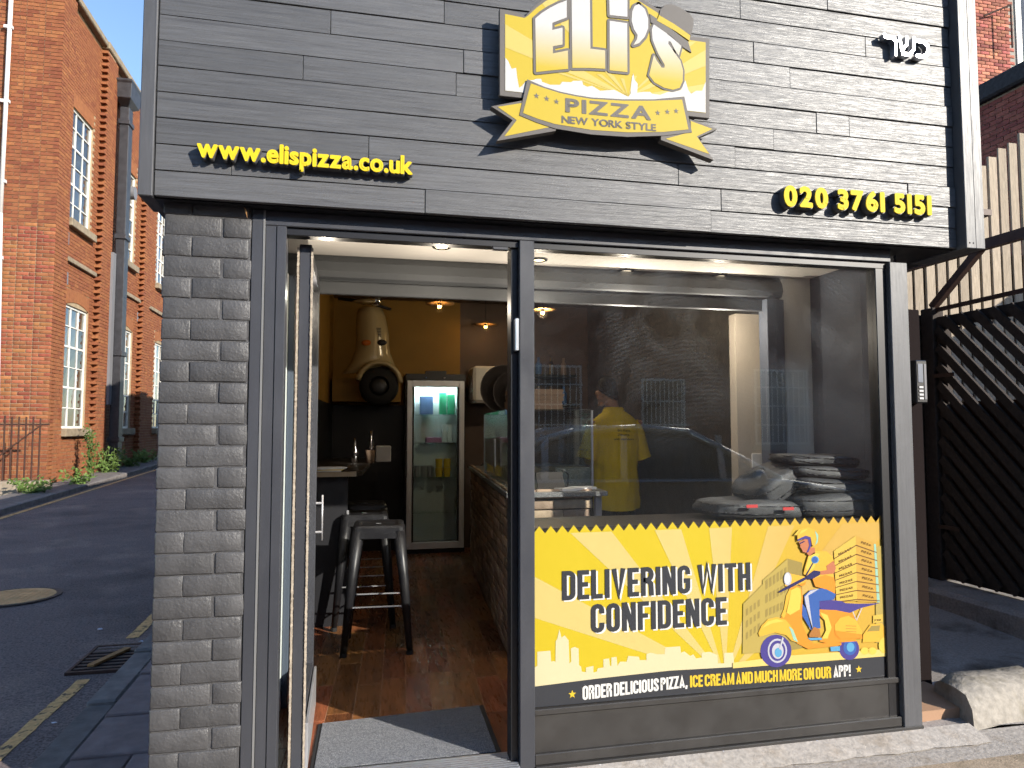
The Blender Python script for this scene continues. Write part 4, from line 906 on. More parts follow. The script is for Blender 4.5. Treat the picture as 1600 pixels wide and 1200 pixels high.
# raised lettering
def raised(name, text, A, Bq, cap, label, off, gap, xh, y, back=.026):
    t = thing(name, (A[0], YF, A[1]), label, 'lettering')
    def per(ch, xx, zz, sx, sz_):
        m1 = MB(); bold(ch, xx, zz, sx, sz_, off + back, m1, y, YF - .006 - y); o = m1.build('letter', 'letter_grey', t)
        m2 = MB(); bold(ch, xx, zz, sx, sz_, off, m2, y - .006, .0052); m2.build('letter_face', 'letter_yellow', o)
    fit_text(text, A, Bq, cap, None, y, off, gap, None, xh, per)
yw = YF - .032
p = lambda px, py: (lambda v: (v.x, v.z))(atY(px, py, yw))
A, Bq = p(309, 244.5), p(643, 272.5); raised('web_address', 'www.elispizza.co.uk', A, Bq, p(309, 226)[1] - A[1], 'yellow raised web address lettering at the lower left of the fascia', .036, .10, 'w', yw)
A, Bq = p(1226, 320.5), p(1453, 335); raised('phone_number', '020 3761 5151', A, Bq, p(1226, 291.5)[1] - A[1], 'yellow raised telephone number at the lower right of the fascia', .05, .20, '0', yw)
hs = thing('steel_lettering', (2.5, YF, 3.15), 'three polished metal letters high on the right of the fascia', 'lettering')
x0, z0 = atY(1384, 82, -.12).x, atY(1384, 82, -.12).z; hh = atY(1384, 52, -.12).z - z0
for gx, strokes in ((0, [[(0, .98), (.06, .86), (.5, .86), (.66, .72), (.66, 0)]]), (.86, [[(.04, 1), (.10, .55), (.2, .09), (.62, .09), (.86, .4), (.9, 1)], [(.47, 1), (.46, .62), (.2, .34)]]), (1.92, [[(.05, .88), (.42, .88), (.64, .68), (.64, .28), (.42, .09), (.0, .09)]])):
    mb = MB()
    for si, pl in enumerate(strokes):
        P_ = [Vector((x0 + (gx + q[0]) * hh * 1.0, z0 + q[1] * hh)) for q in pl]
        for i in range(len(P_) - 1):
            A, Bq = P_[i], P_[i + 1]; d = (Bq - A).normalized(); a0 = math.atan2(d.y, d.x) + math.pi / 2; off = .006 if abs(d.y) > abs(d.x) else .008
            ns = [Vector((math.cos(a0 + math.pi * k / 5), math.sin(a0 + math.pi * k / 5))) * off for k in range(6)]
            mb.prism([tuple(A + q) for q in ns] + [tuple(Bq - q) for q in ns], -.115 - .0003 * (i % 3) - .0002 * si, YF - .005)
    mb.build('letter', 'steel_letter', hs)

# ================================================================== banner in the window
YB = .034
def zA(u, v): p = atY(1140 + u / 4.6154, 800 + v / 4.6154, YB); return (p.x, p.z)
def zB(u, v): p = atY(820 + u / 3.8722, 800 + v / 3.871, YB); return (p.x, p.z)
def z8(u, v): p = atY(820 + u * .375, 780 + v * .375, YB); return (p.x, p.z)
bn = thing('window_banner', (1.56, YB, .22), 'yellow printed vinyl banner with scooter rider across the lower window', 'banner')
bx0, bx1, bz0, bz1 = .736, 2.393, .217, .944
def zag(x): t = (x - bx0) / .0492; return bz1 - .030 + .030 * (1 - abs((t % 1) * 2 - 1))
tops = []; nT = int((bx1 - bx0) / .0246)
for i in range(nT + 1): x = bx0 + (bx1 - bx0) * i / nT; tops.append((x, bz1 - (.031 if i % 2 == 0 else 0)))
sheet_ = MB().prism([(bx0, bz0), (bx1, bz0)] + tops[::-1], YB, YB + .0008).build('vinyl_sheet', 'banner_yellow', bn)
def lay(k): return YB - .0005 * k
mb = MB(); C0 = zB(1215, 1010)
def clip(poly):      # keep rays inside the sheet
    def side(poly, f, g):
        out = []
        for i in range(len(poly)):
            a, b = poly[i], poly[(i + 1) % len(poly)]; fa, fb = f(a), f(b)
            if fa >= 0: out.append(a)
            if (fa >= 0) != (fb >= 0): t = fa / (fa - fb); out.append((a[0] + (b[0] - a[0]) * t, a[1] + (b[1] - a[1]) * t))
        return out
    for f in (lambda p: p[0] - bx0 - .001, lambda p: bx1 - .001 - p[0], lambda p: p[1] - bz0, lambda p: bz1 - .032 - p[1]): poly = side(poly, f, 0)
    return poly
for a, b in (((57, 390), (57, 640)), ((215, 70), (480, 60)), ((760, 55), (930, 50)), ((1110, 50), (1255, 45)), ((1480, 60), (1640, 60)), ((1900, 100), (2050, 250))):
    A, Bq = zB(*a), zB(*b); k = 1.6; P_ = clip([C0, (C0[0] + (A[0] - C0[0]) * k, C0[1] + (A[1] - C0[1]) * k), (C0[0] + (Bq[0] - C0[0]) * k, C0[1] + (Bq[1] - C0[1]) * k)])
    if len(P_) > 2: mb.prism(P_, lay(1))
mb.build('sun_rays', 'banner_ray', sheet_)
sk2 = [(57, 1062), (57, 940), (75, 930), (75, 845), (155, 838), (160, 905), (172, 900), (185, 905), (187, 780), (195, 770), (209, 708), (222, 760), (240, 745), (265, 775), (270, 915), (280, 905), (278, 825), (300, 815), (325, 825), (328, 925), (340, 935), (345, 965), (368, 968), (370, 940), (415, 930), (415, 970), (435, 965), (440, 945), (475, 940), (475, 890), (510, 885), (515, 930), (523, 930), (523, 880), (555, 875), (560, 930), (575, 905), (615, 905), (625, 870), (690, 875), (695, 895), (735, 895), (735, 860), (760, 850), (800, 860), (845, 860), (850, 818), (940, 812), (945, 850), (965, 842), (1000, 870), (1020, 860), (1035, 885), (1070, 880), (1070, 850), (1120, 845), (1165, 865), (1168, 915), (1205, 915), (1205, 852), (1260, 850), (1265, 912), (1290, 915), (1300, 960), (600, 1010)]
MB().prism([zB(*p) for p in sk2], lay(2)).build('skyline', 'print_cream', sheet_)
strip = [(bx0 + .001, bz0), (bx1 - .001, bz0), (bx1 - .001, z8(1525, 652)[1]), z8(950, 694), z8(600, 714), z8(300, 747), (bx0 + .001, z8(40, 780)[1])]
st_ = MB().prism(strip, lay(4)).build('bottom_strip', 'print_dark', sheet_)
def ct_(text, a, b, at, bt, mb, k, **kw):       # a,b = baseline ends, at,bt = tops (in zoom B units)
    A, Bq, At, Bt = zB(*a), zB(*b), zB(*at), zB(*bt); cond_text(text, A[0], Bq[0], A[1], At[1] - A[1], Bq[1], Bt[1] - Bq[1], mb, lay(k), **kw)
for (t_, a, b, at, bt, sp) in (('DELIVERING WITH', (225, 535), (1365, 470), (225, 357), (1365, 303), .19), ('CONFIDENCE', (400, 732), (1222, 680), (400, 557), (1222, 512), .2)):
    mb = MB(); ct_(t_, a, b, at, bt, mb, 3, space=sp, dx=.008, dz=-.006); mb.build('letter_shadow', 'print_white', sheet_)
    mb = MB(); ct_(t_, a, b, at, bt, mb, 5, space=sp); mb.build('headline', 'print_dark', sheet_)
def z8b(p, q, r_, s_): return [((820 + u * .375 - 820) * 3.8722, (780 + v * .375 - 800) * 3.871) for u, v in (p, q, r_, s_)]
for (t_, m_, pts) in (('ORDER DELICIOUS PIZZA,', 'print_white', ((240, 836), (676, 782), (240, 778), (676, 732))), ('ICE CREAM AND MUCH MORE ON OUR', 'print_gold', ((688, 783), (1275, 744), (688, 734), (1275, 696))), ('APP!', 'print_white', ((1285, 742), (1356, 736), (1285, 694), (1356, 688)))):
    mb = MB(); q = z8b(*pts); ct_(t_, *q, mb, 6, space=.11, gap=.05, st=.175); mb.build('strapline', m_, st_)
mb = MB()
for c in ((197, 812), (1390, 708)): c = z8(*c); star(c[0], c[1], .0175, mb, lay(6))
mb.build('star', 'print_gold', st_)
# the printed scooter rider
pic = [0]
def pa(m, pts, k, grp={}):
    grp[len(grp)] = (MB().prism([zA(*p) for p in pts], lay(7 + k)), m); return grp
def ell(cx, cy, rx, ry, n=20, rot=0): return [(cx + rx * math.cos(2 * math.pi * i / n) * math.cos(rot) - ry * math.sin(2 * math.pi * i / n) * math.sin(rot), cy + rx * math.cos(2 * math.pi * i / n) * math.sin(rot) + ry * math.sin(2 * math.pi * i / n) * math.cos(rot)) for i in range(n)]
G = {}
pa('pr_build', [(95, 660), (235, 520), (235, 490), (415, 335), (415, 1000), (90, 1020)], 0, G); pa('pr_build2', [(415, 335), (520, 365), (520, 980), (415, 1000)], 0, G)
pa('pr_build', [(1050, 250), (1130, 235), (1130, 940), (1050, 940)], 0, G)
for i in range(6):
    for j in range(3):
        u = 255 + i * 27; sl_ = (400 - u) * .72; v = 390 + sl_ * .9 + j * 120 - (400 - u) * .1 * j
        pa('pr_build2', [(u, v + 10), (u + 17, v - 3), (u + 17, v + 62 - j * 6), (u, v + 75 - j * 6)], 1, G)
for i in range(4):
    for j in range(3): u = 115 + i * 28; v = 700 - (u - 115) * .75 + j * 85; pa('pr_build2', [(u, v), (u + 15, v - 10), (u + 15, v + 38), (u, v + 48)], 1, G)
pa('pr_ground', [(20, 1085), (400, 1035), (1140, 985), (1158, 1035), (20, 1125)], 1, G)
pa('pr_bright', ell(1120, 960, 50, 60), 2, G); pa('pr_bright', ell(970, 1000, 30, 26), 2, G); pa('pr_bright', ell(1025, 1000, 30, 26), 2, G)
pa('pr_amber', [(955, 940), (960, 880), (1010, 810), (1090, 800), (1120, 830), (1130, 930)], 1, G); pa('pr_box', [(1030, 745), (1100, 735), (1100, 790), (1030, 800)], 1, G); pa('pr_build2', [(985, 860), (1020, 820), (1080, 815), (1075, 855)], 2, G)
# boxes
pa('pr_box', [(748, 280), (905, 170), (916, 640), (765, 640)], 1, G); pa('pr_box2', [(905, 170), (1050, 228), (1078, 650), (916, 645)], 1, G); pa('pr_teal', [(1035, 228), (1050, 230), (1078, 650), (1058, 650)], 2, G)
for i in range(1, 8):
    v = 170 + i * 65; pa('pr_line', [(748 + i * 2.3, 275 + i * 52 + 5), (907 + i, v + 0), (907 + i, v + 7), (748 + i * 2.3, 275 + i * 52 + 11)], 3, G); pa('pr_line', [(907 + i, v + 0), (1052 + i * 4, 230 + i * 58), (1052 + i * 4, 236 + i * 58), (907 + i, v + 7)], 3, G)
# scooter
pa('pr_indigo', ell(330, 1000, 112, 118), 2, G); pa('pr_silver', ell(340, 998, 70, 88), 3, G); pa('pr_indigo', ell(340, 998, 58, 74), 4, G); pa('pr_silver', ell(342, 1000, 42, 56), 5, G); pa('pr_sky', ell(345, 1010, 26, 34), 6, G)
pa('pr_silver', [(350, 985), (372, 900), (384, 905), (362, 990)], 7, G)
pa('pr_indigo', ell(858, 985, 72, 80), 2, G); pa('pr_blue', ell(862, 975, 48, 56), 3, G); pa('pr_sky', ell(866, 972, 28, 34), 4, G); pa('pr_sky', [(720, 970), (790, 965), (790, 1000), (725, 1002)], 4, G)
pa('pr_orange', [(430, 545), (470, 530), (510, 540), (522, 610), (515, 800), (560, 905), (600, 945), (800, 940), (800, 958), (560, 985), (480, 945), (430, 870), (365, 760), (385, 700), (402, 600)], 5, G)
pa('pr_bright', [(440, 560), (480, 540), (505, 550), (510, 620), (500, 700), (430, 740), (400, 720)], 6, G)
pa('pr_amber', [(365, 745), (385, 700), (402, 600), (425, 555), (440, 560), (405, 720), (385, 765)], 6, G)
pa('pr_amber', [(200, 870), (225, 815), (270, 770), (335, 755), (400, 775), (450, 840), (488, 940), (440, 925), (400, 885), (320, 865), (210, 895)], 7, G); pa('pr_bright', [(225, 835), (270, 785), (335, 768), (385, 785), (300, 800)], 8, G); pa('pr_teal', [(420, 820), (450, 845), (486, 935), (455, 920)], 8, G)
pa('pr_orange', [(640, 700), (720, 690), (860, 715), (900, 760), (905, 930), (700, 945), (640, 930), (690, 860), (680, 780), (640, 740)], 4, G); pa('pr_bright', [(645, 720), (700, 740), (730, 830), (700, 910), (660, 910), (690, 850), (680, 780)], 5, G)
pa('pr_amber', [(752, 810), (790, 760), (850, 745), (905, 775), (945, 850), (950, 910), (790, 912), (755, 880)], 6, G); pa('pr_orange', [(752, 850), (948, 880), (950, 910), (790, 912), (755, 880)], 7, G)
for v in (815, 835, 855): pa('pr_brown', [(830, v), (905, v + 4), (905, v + 7), (830, v + 3)], 8, G)
pa('pr_indigo', [(630, 645), (700, 630), (800, 640), (830, 655), (920, 660), (1080, 655), (940, 690), (860, 725), (760, 705), (650, 700)], 5, G)
for a, b in (((880, 715), (900, 770)), ((945, 690), (905, 780))): pa('pr_silver', [a, (a[0] + 6, a[1]), (b[0] + 6, b[1]), b], 6, G)
pa('pr_amber', [(390, 530), (405, 435), (470, 450), (560, 470), (535, 505), (430, 540)], 7, G); pa('pr_silver', ell(412, 480, 28, 48), 8, G); pa('pr_white' if 'pr_white' in MATS else 'print_white', ell(408, 478, 20, 38), 9, G)
pa('pr_navy', [(345, 572), (420, 525), (545, 462), (548, 482), (430, 545), (350, 580)], 9, G); pa('pr_orange', ell(515, 505, 28, 26), 6, G)
# rider
pa('pr_blue', [(520, 660), (545, 690), (590, 860), (575, 840), (515, 740)], 5, G); pa('pr_blue', [(530, 600), (575, 560), (680, 545), (758, 590), (745, 630), (640, 640), (642, 760), (648, 835), (590, 840), (575, 740), (535, 660)], 8, G); pa('pr_silver', [(532, 610), (575, 565), (640, 550), (560, 600), (575, 720), (592, 838), (580, 800), (545, 680)], 9, G)
pa('pr_sky', [(555, 905), (655, 903), (660, 918), (575, 922)], 8, G); pa('pr_brown', [(565, 880), (600, 825), (640, 840), (650, 900), (568, 898)], 9, G)
pa('pr_amber', [(535, 400), (560, 315), (600, 280), (690, 280), (735, 320), (745, 355), (700, 390), (740, 450), (755, 520), (752, 585), (690, 555), (610, 535), (590, 480), (525, 445)], 8, G); pa('pr_orange', [(590, 480), (680, 450), (745, 470), (755, 520), (752, 585), (690, 555), (610, 535)], 9, G); pa('pr_bright', [(540, 400), (562, 320), (600, 290), (640, 300), (600, 400), (560, 440)], 9, G)
pa('pr_skin', [(690, 385), (740, 350), (758, 400), (745, 440), (650, 450), (640, 425), (695, 415)], 10, G); pa('pr_navy', [(545, 460), (600, 418), (645, 425), (642, 450), (590, 480), (552, 482)], 11, G)
pa('pr_sky', ell(608, 342, 27, 27), 11, G); pa('pr_blue', ell(606, 342, 20, 22), 12, G); pa('pr_navy', [(540, 450), (590, 362), (596, 366), (548, 455)], 11, G)
pa('pr_skin', [(555, 250), (605, 255), (610, 295), (570, 315), (550, 300)], 9, G); pa('pr_skin', [(488, 215), (540, 190), (575, 200), (570, 255), (545, 293), (520, 285), (512, 265), (500, 250), (502, 238)], 10, G)
pa('pr_navy', [(495, 222), (530, 205), (533, 212), (498, 230)], 11, G); pa('pr_indigo', [(480, 210), (485, 185), (540, 165), (575, 175), (580, 240), (560, 285), (545, 292), (565, 240), (556, 195), (530, 190)], 11, G)
pa('pr_amber', ell(556, 172, 72, 66), 10, G) if False else pa('pr_amber', [(480, 195), (480, 150), (505, 120), (555, 108), (605, 125), (630, 165), (625, 215), (605, 242), (585, 235), (575, 180), (540, 168)], 12, G)
pa('pr_bright', [(485, 165), (510, 130), (555, 118), (530, 140)], 13, G); pa('pr_bright', [(455, 165), (490, 125), (530, 112), (500, 130), (475, 165)], 11, G); pa('pr_teal', [(605, 130), (630, 165), (626, 215), (606, 240), (618, 190)], 13, G)
rd = None
for kx, (mbx, mx_) in G.items():
    mbx.build('picture_patch', mx_, sheet_)
mb = MB()
for i in range(7):
    A, Bq = zA(782 + i * 2, 303 + i * 52 + 6), zA(872 + i * 2, 262 + i * 57); fit_text('PIZZAS', A, Bq, .0085, mb, lay(11), .02, .09)
    A, Bq = zA(945 + i * 2, 225 + i * 63.5), zA(1015 + i * 3, 250 + i * 62.5); fit_text('PIZZA', A, Bq, .0085, mb, lay(11), .02, .09)
A, Bq = zA(1038, 785), zA(1085, 780); fit_text('720', A, Bq, .007, mb, lay(10), .02, .1)
mb.build('box_print', 'pr_line', sheet_)

# ================================================================== shelf in the window, delivery bags
sh = box('window_shelf', 'black_wood', (.7345, .095, .895, 2.56, .45, .925), shop, .003)
def bag(name, c, L, Wd_, H, rot, lab, seed, tilt=0):
    r = random.Random(seed); n = 26; rings = []; ph = [r.uniform(0, 6.28) for _ in range(8)]
    prof = [(.80, -.5), (.97, -.42), (1.0, -.1), (.995, .15), (.96, .38), (.80, .48), (.45, .50), (.02, .49)]
    for s_, zz in prof:
        ring = []
        for i in range(n):
            a = 2 * math.pi * i / n; ca, sa = math.cos(a), math.sin(a); e = .42
            x = math.copysign(abs(ca) ** e, ca); y = math.copysign(abs(sa) ** e, sa)
            wob = 1 + .035 * math.sin(3 * a + ph[0] + zz * 4) + .025 * math.sin(5 * a + ph[1] - zz * 7) + .02 * math.sin(9 * a + ph[2])
            dz = .10 * math.sin(2.2 * x + ph[3]) * (zz + .5) + .07 * math.sin(4 * y * s_ + 3 * x * s_ + ph[4]) * (1 if zz > .1 else .3)
            ring.append((x * s_ * wob * L / 2, y * s_ * wob * Wd_ / 2, (zz + .5 + dz) * H))
        rings.append(ring)
    M_ = Matrix.Translation(c) @ Matrix.Rotation(rot, 4, 'Z') @ Matrix.Rotation(tilt, 4, 'Y')
    mb = MB(); mb.loft([[tuple(M_ @ Vector(p)) for p in rg] for rg in rings]); t = thing(name, c, lab, 'bag', 'black delivery bags on the window shelf')
    o = mb.build('bag_body', 'bag_cloth', t, smooth=True)
    sd = o.modifiers.new('s', 'SUBSURF'); sd.levels = 1; sd.render_levels = 1
    # seam piping and flap edge
    for zz in (.32, .74):
        pts = [tuple(M_ @ Vector((math.copysign(abs(math.cos(2 * math.pi * i / 40)) ** .42, math.cos(2 * math.pi * i / 40)) * L * .497, math.copysign(abs(math.sin(2 * math.pi * i / 40)) ** .42, math.sin(2 * math.pi * i / 40)) * Wd_ * .497, zz * H + .003 * math.sin(i * .8)))) for i in range(41)]
        MB().tube(pts, .0028, 5).build('piping', 'black_plastic', t, smooth=True)
    return t, M_
t, M_ = bag('delivery_bag', (2.27, .25, .926), .48, .28, .11, 0, 'largest black delivery bag at the bottom of the pile beside the window edge', 1)
t, M_ = bag('delivery_bag', (1.86, .27, .926), .50, .29, .085, .04, 'black delivery bag lying low at the left end of the pile with red print', 2, .04)
for u, v in ((-.1, .05), (.09, .02)):
    MB().obox(M_ @ Vector((u, -.176, .05 + v * .3)), (1, 0, 0), (0, 1, 0), (0, .1, 1), .028, .0016, .007).build('red_label', 'red_print', t)
bag('delivery_bag', (2.28, .27, 1.036), .45, .27, .068, .03, 'black folded delivery bag, second layer from the bottom of the pile', 3, .05)
bag('delivery_bag', (2.26, .28, 1.104), .43, .26, .058, -.03, 'black folded delivery bag, second from the top of the pile', 4, .06)
bag('delivery_bag', (2.23, .29, 1.163), .40, .25, .055, .02, 'topmost black folded delivery bag of the pile', 5, .06)
bag('delivery_bag', (2.03, .32, 1.02), .32, .26, .13, .2, 'crumpled black delivery bag slumped against the middle of the pile', 6, -.5)

# ================================================================== the man behind the counter
MX, MY = 2.19, 2.9
mn = thing('person', (MX, MY, 0), 'man in yellow polo shirt seen from behind at the back counter', 'person')
def ringz(cx, cy, z, rx, ry, n=24, dent=0): return [Vector((cx + rx * math.cos(2 * math.pi * i / n), cy + ry * math.sin(2 * math.pi * i / n) * (1 - dent * (math.sin(2 * math.pi * i / n) < 0)), z)) for i in range(n)]
body = MB()
HX, HY, HZ = MX - .055, MY + .04, 1.655
body.loft([ringz(MX, MY, z, a, b) for z, a, b in ((.80, .155, .11), (.95, .165, .115), (1.1, .155, .11), (1.3, .19, .12), (1.40, .18, .10), (1.46, .10, .075))])
body.loft([ringz(MX + dx, MY + dy, z, a, b, 16) for z, a, b, dx, dy in ((1.42, .075, .07, 0, 0), (1.5, .058, .06, -.01, .01), (1.6, .058, .062, -.03, .03))])
body.ball((HX, HY, HZ + .015), .076, .095, .112, 18, 12)
hd = Vector((-.70, .71, 0))                      # the way he looks: left and away
body.loft([[Vector((HX, HY, HZ - .03)) + hd * (t * .075) + Vector((-hd.y * a * math.cos(k), hd.x * a * math.cos(k), b * math.sin(k))) for k in [2 * math.pi * i / 14 for i in range(14)]] for t, a, b in ((.2, .06, .075), (.9, .05, .065), (1.12, .03, .04))])   # jaw and face
body.ball(Vector((HX, HY, HZ - .008)) + hd * .098, .014, .014, .022, 10, 7); body.ball(Vector((HX, HY, HZ - .105)) + hd * .055, .03, .03, .022, 10, 7)
for s_ in (-1, 1):
    e = Vector((HX, HY, HZ - .012)) + Vector((hd.y * s_, -hd.x * s_, 0)) * .080 - hd * .012; body.ball(e, .014, .018, .032, 10, 8)
for s_ in (-1, 1):
    S0, El = Vector((MX + s_ * .195, MY, 1.395)), Vector((MX + s_ * .235, MY + .03, 1.09)); Wr = Vector((MX + s_ * .12 - .02, MY + .26, 1.03)); 
    def limb(a, b, r0, r1, n=12):
        d = (b - a).normalized(); u = d.orthogonal().normalized(); v = d.cross(u)
        body.loft([[a + (b - a) * t + (u * math.cos(2 * math.pi * i / n) + v * math.sin(2 * math.pi * i / n)) * (r0 + (r1 - r0) * t) for i in range(n)] for t in (-.04, .3, .7, 1.03)])
    limb(S0, El, .055, .042); limb(El, Wr, .043, .028); hv_ = (Wr - El).normalized(); pm = Wr + hv_ * .05; body.ball(pm, .04, .045, .018, 10, 8)
    for k in range(4):
        b0 = pm + hv_ * .035 + Vector((1, 0, 0)) * (k - 1.5) * .02; b1 = b0 + hv_ * (.035 + .006 * (1.5 - abs(k - 1.5))) + Vector((0, 0, -.01)); limb(b0, b1, .009, .0085, 8); limb(b1, b1 + hv_ * .025 + Vector((0, 0, -.018)), .0085, .007, 8)
    limb(pm + Vector((-s_ * .03, 0, 0)), pm + Vector((-s_ * .055, 0, 0)) + hv_ * .04, .011, .009, 8)
    limb(Vector((MX + s_ * .085, MY, .84)), Vector((MX + s_ * .095, MY + .01, .46)), .085, .058); limb(Vector((MX + s_ * .095, MY + .01, .46)), Vector((MX + s_ * .10, MY, .06)), .056, .036)
    body.loft([ringz(MX + s_ * .10, MY + dy, z, a, b, 12) for z, a, b, dy in ((0.005, .045, .12, .06), (.05, .045, .115, .055), (.09, .04, .06, .01))])
raw = body.build('raw', 'skin'); rm = raw.modifiers.new('r', 'REMESH'); rm.mode = 'VOXEL'; rm.voxel_size = .0085
smo = raw.modifiers.new('s', 'SMOOTH'); smo.iterations = 3; smo.factor = .5
me = bpy.data.meshes.new_from_object(raw.evaluated_get(bpy.context.evaluated_depsgraph_get())); bpy.data.objects.remove(raw)
me.polygons.foreach_set('use_smooth', [True] * len(me.polygons)); me.name = 'body'; link(bpy.data.objects.new('body', me), mn)
def back_y(x, z):      # back of the shirt
    for (z0, a0, b0), (z1, a1, b1) in zip(SHIRT[:-1], SHIRT[1:]):
        if z0 <= z <= z1:
            t = (z - z0) / (z1 - z0); a, b = a0 + (a1 - a0) * t, b0 + (b1 - b0) * t
            return MY - b * math.sqrt(max(0, 1 - ((x - MX) / a) ** 2))
SHIRT = [(.665, .205, .150), (.75, .204, .148), (.90, .196, .142), (1.05, .194, .140), (1.2, .207, .142), (1.32, .214, .138), (1.40, .200, .125), (1.45, .150, .105), (1.485, .095, .088)]
mb = MB(); n = 40; rings = []
for j in range(34):
    z = .665 + (1.485 - .665) * j / 33; 
    for (z0, a0, b0), (z1, a1, b1) in zip(SHIRT[:-1], SHIRT[1:]):
        if z0 <= z <= z1 + 1e-6: t = (z - z0) / (z1 - z0); a, b = a0 + (a1 - a0) * t, b0 + (b1 - b0) * t; break
    ring = []
    for i in range(n):
        th_ = 2 * math.pi * i / n; fold = (.006 * math.sin(7 * th_ + z * 5) + .005 * math.sin(12 * th_ - z * 9)) * (1 - .8 * max(0, (z - 1.1) / .4)) + .0035 * math.sin(z * 38 + 3 * th_) * (z < 1.1)
        ring.append(Vector((MX + (a + fold) * math.cos(th_), MY + (b + fold) * math.sin(th_), z + (.008 * math.cos(2 * th_) if j == 0 else 0))))
    rings.append(ring)
polo = mb.loft(rings, False).build('polo_shirt', 'polo_yellow', mn, smooth=True)
for s_ in (-1, 1):
    S0, El = Vector((MX + s_ * .150, MY, 1.40)), Vector((MX + s_ * .255, MY + .02, 1.085)); d = (El - S0).normalized(); u = Vector((0, 1, 0)); v = d.cross(u)
    MB().loft([[S0 + (El - S0) * t + (u * math.cos(k) + v * math.sin(k)) * (r0 + .004 * math.sin(5 * k + t * 9)) for k in [2 * math.pi * i / 20 for i in range(20)]] for t, r0 in ((0, .060), (.15, .078), (.35, .082), (.6, .080), (.85, .079), (1, .080))], False).build('sleeve', 'polo_yellow', polo, smooth=True)
MB().loft([[Vector((MX - .008 + a * math.cos(k), MY + .005 + b * math.sin(k), z + .012 * math.sin(k) * 0)) for k in [2 * math.pi * i / 24 for i in range(24)]] for a, b, z in ((.098, .090, 1.475), (.085, .080, 1.49), (.076, .076, 1.525), (.083, .083, 1.518), (.102, .096, 1.478))], False).build('collar', 'polo_yellow', polo, smooth=True)
mb = MB()
for text, pc, wd_, zz in (("Eli's Pizza,", 975, .115, 674), ("Delivering", 974, .10, 680.5), ("with confidence", 975, .185, 687.5)):
    c = atY(pc, zz, MY - .14); it, wt = layout(text.replace("'", "'"), .07); sx = wd_ / wt
    for ch, gx in it:
        V, F, _e = glyph(ch)
        for f in F: mb.add([((c.x - wd_ / 2 + (gx + V[i][0]) * sx), back_y(c.x - wd_ / 2 + (gx + V[i][0]) * sx, c.z + V[i][1] * .024) - .0125, c.z + V[i][1] * .024) for i in f], [tuple(range(len(f)))])
mb.build('shirt_print', 'print_black', polo)
mb = MB(); rings = []
for t in [i / 9 for i in range(10)]:
    a = math.pi * .5 * t; z = HZ - .012 + .138 * math.sin(a); k_ = math.cos(a) ** .6 if t < 1 else .02
    rings.append([Vector((HX, HY, z)) - hd * .010 + Vector((math.cos(q) * .088 * k_, math.sin(q) * .106 * k_, 0)) + Vector((0, 0, .0)) + (hd * 0) for q in [2 * math.pi * i / 28 for i in range(28)]])
for rg in rings:
    for p in rg:
        f = (p - Vector((HX, HY, p.z))).dot(hd)
        p.z += max(0, f) * .55 * (1 - (p.z - HZ) / .15) - max(0, -f) * .55 * (1 - min(1, max(0, (p.z - HZ) / .15)))
mb.loft(rings).build('hair', 'hair', mn, smooth=True)
MB().loft([ringz(MX + dx, MY, z, a, b) for z, a, b, dx in ((.90, .17, .12, 0), (.78, .175, .125, 0), (.70, .17, .12, 0))]).build('trousers', 'trouser', mn, smooth=True)
for s_ in (-1, 1): MB().loft([ringz(MX + s_ * .09, MY + .005, z, a, a, 16) for z, a in ((.80, .093), (.46, .072), (.08, .062))]).build('trouser_leg', 'trouser', mn, smooth=True)
for s_ in (-1, 1): MB().loft([ringz(MX + s_ * .10, MY + dy, z, a, b, 14) for z, a, b, dy in ((0.0, .052, .13, .06), (.04, .052, .128, .058), (.085, .048, .085, .02), (.11, .045, .06, .0))]).build('shoe', 'rubber', mn, smooth=True)

# ================================================================== brick building on the far side of the side street
BX, BY, BT = -5.75, 12.62, 10.35          # street face, front face, top
lb = thing('brick_building', (BX, BY, .15), 'tall red brick building with white framed windows across the side street', 'building')
MB().box(-14, BY + .012, -.3, BX - .012, 32, BT).build('mortar_core', 'mortar', lb) if False else None
bays = [(13.55, 14.85), (17.0, 18.2), (20.45, 21.6), (23.9, 25.1)]            # windows along the street
pil = [(12.62, 13.25), (15.2, 15.95), (18.75, 19.4), (22.2, 22.85), (25.6, 26.3)]
REC = .13
wins = []
for (a, b) in bays: wins += [(a, b, 5.75, 8.2), (a + .1, b + .1, 1.33, 3.95)]
def in_pil(y): return any(a <= y <= b for a, b in pil)
core = MB(); core.box(-14, BY + .010, -.3, BX - .011, 12.9, BT)
for a, b in pil: core.box(-8, a + .12, -.3, BX - .011, b - .12, BT)
# recessed panels as strips around the window openings
zs = sorted({-.3, BT} | {z for w_ in wins for z in w_[2:]}); ysl = sorted({12.9, 32} | {y for w_ in wins for y in w_[:2]})
for i in range(len(ysl) - 1):
    for k in range(len(zs) - 1):
        ym, zm = (ysl[i] + ysl[i + 1]) / 2, (zs[k] + zs[k + 1]) / 2
        if any(w_[0] < ym < w_[1] and w_[2] < zm < w_[3] for w_ in wins): continue
        core.box(-6.3, ysl[i], zs[k], BX - REC - .011, ysl[i + 1], zs[k + 1])
core.box(-13.9, 13.2, 0, -6.35, 31.9, BT - .1); core.build('wall_core', 'mortar', lb)
r2 = random.Random(5)
stret = [rough_brick(.213, .064, .03, .001, 'brick', 'red_brick', .003, 300 + i, t_) for i, t_ in enumerate((.25, .4, .5, .6, .72, .85))]
head = [rough_brick(.1, .064, .03, .001, 'brick', 'red_brick', .003, 320 + i, t_) for i, t_ in enumerate((.1, .35, .5, .6, .75, .2))]
rest = MB(); count = 0
z = .16; c = 0
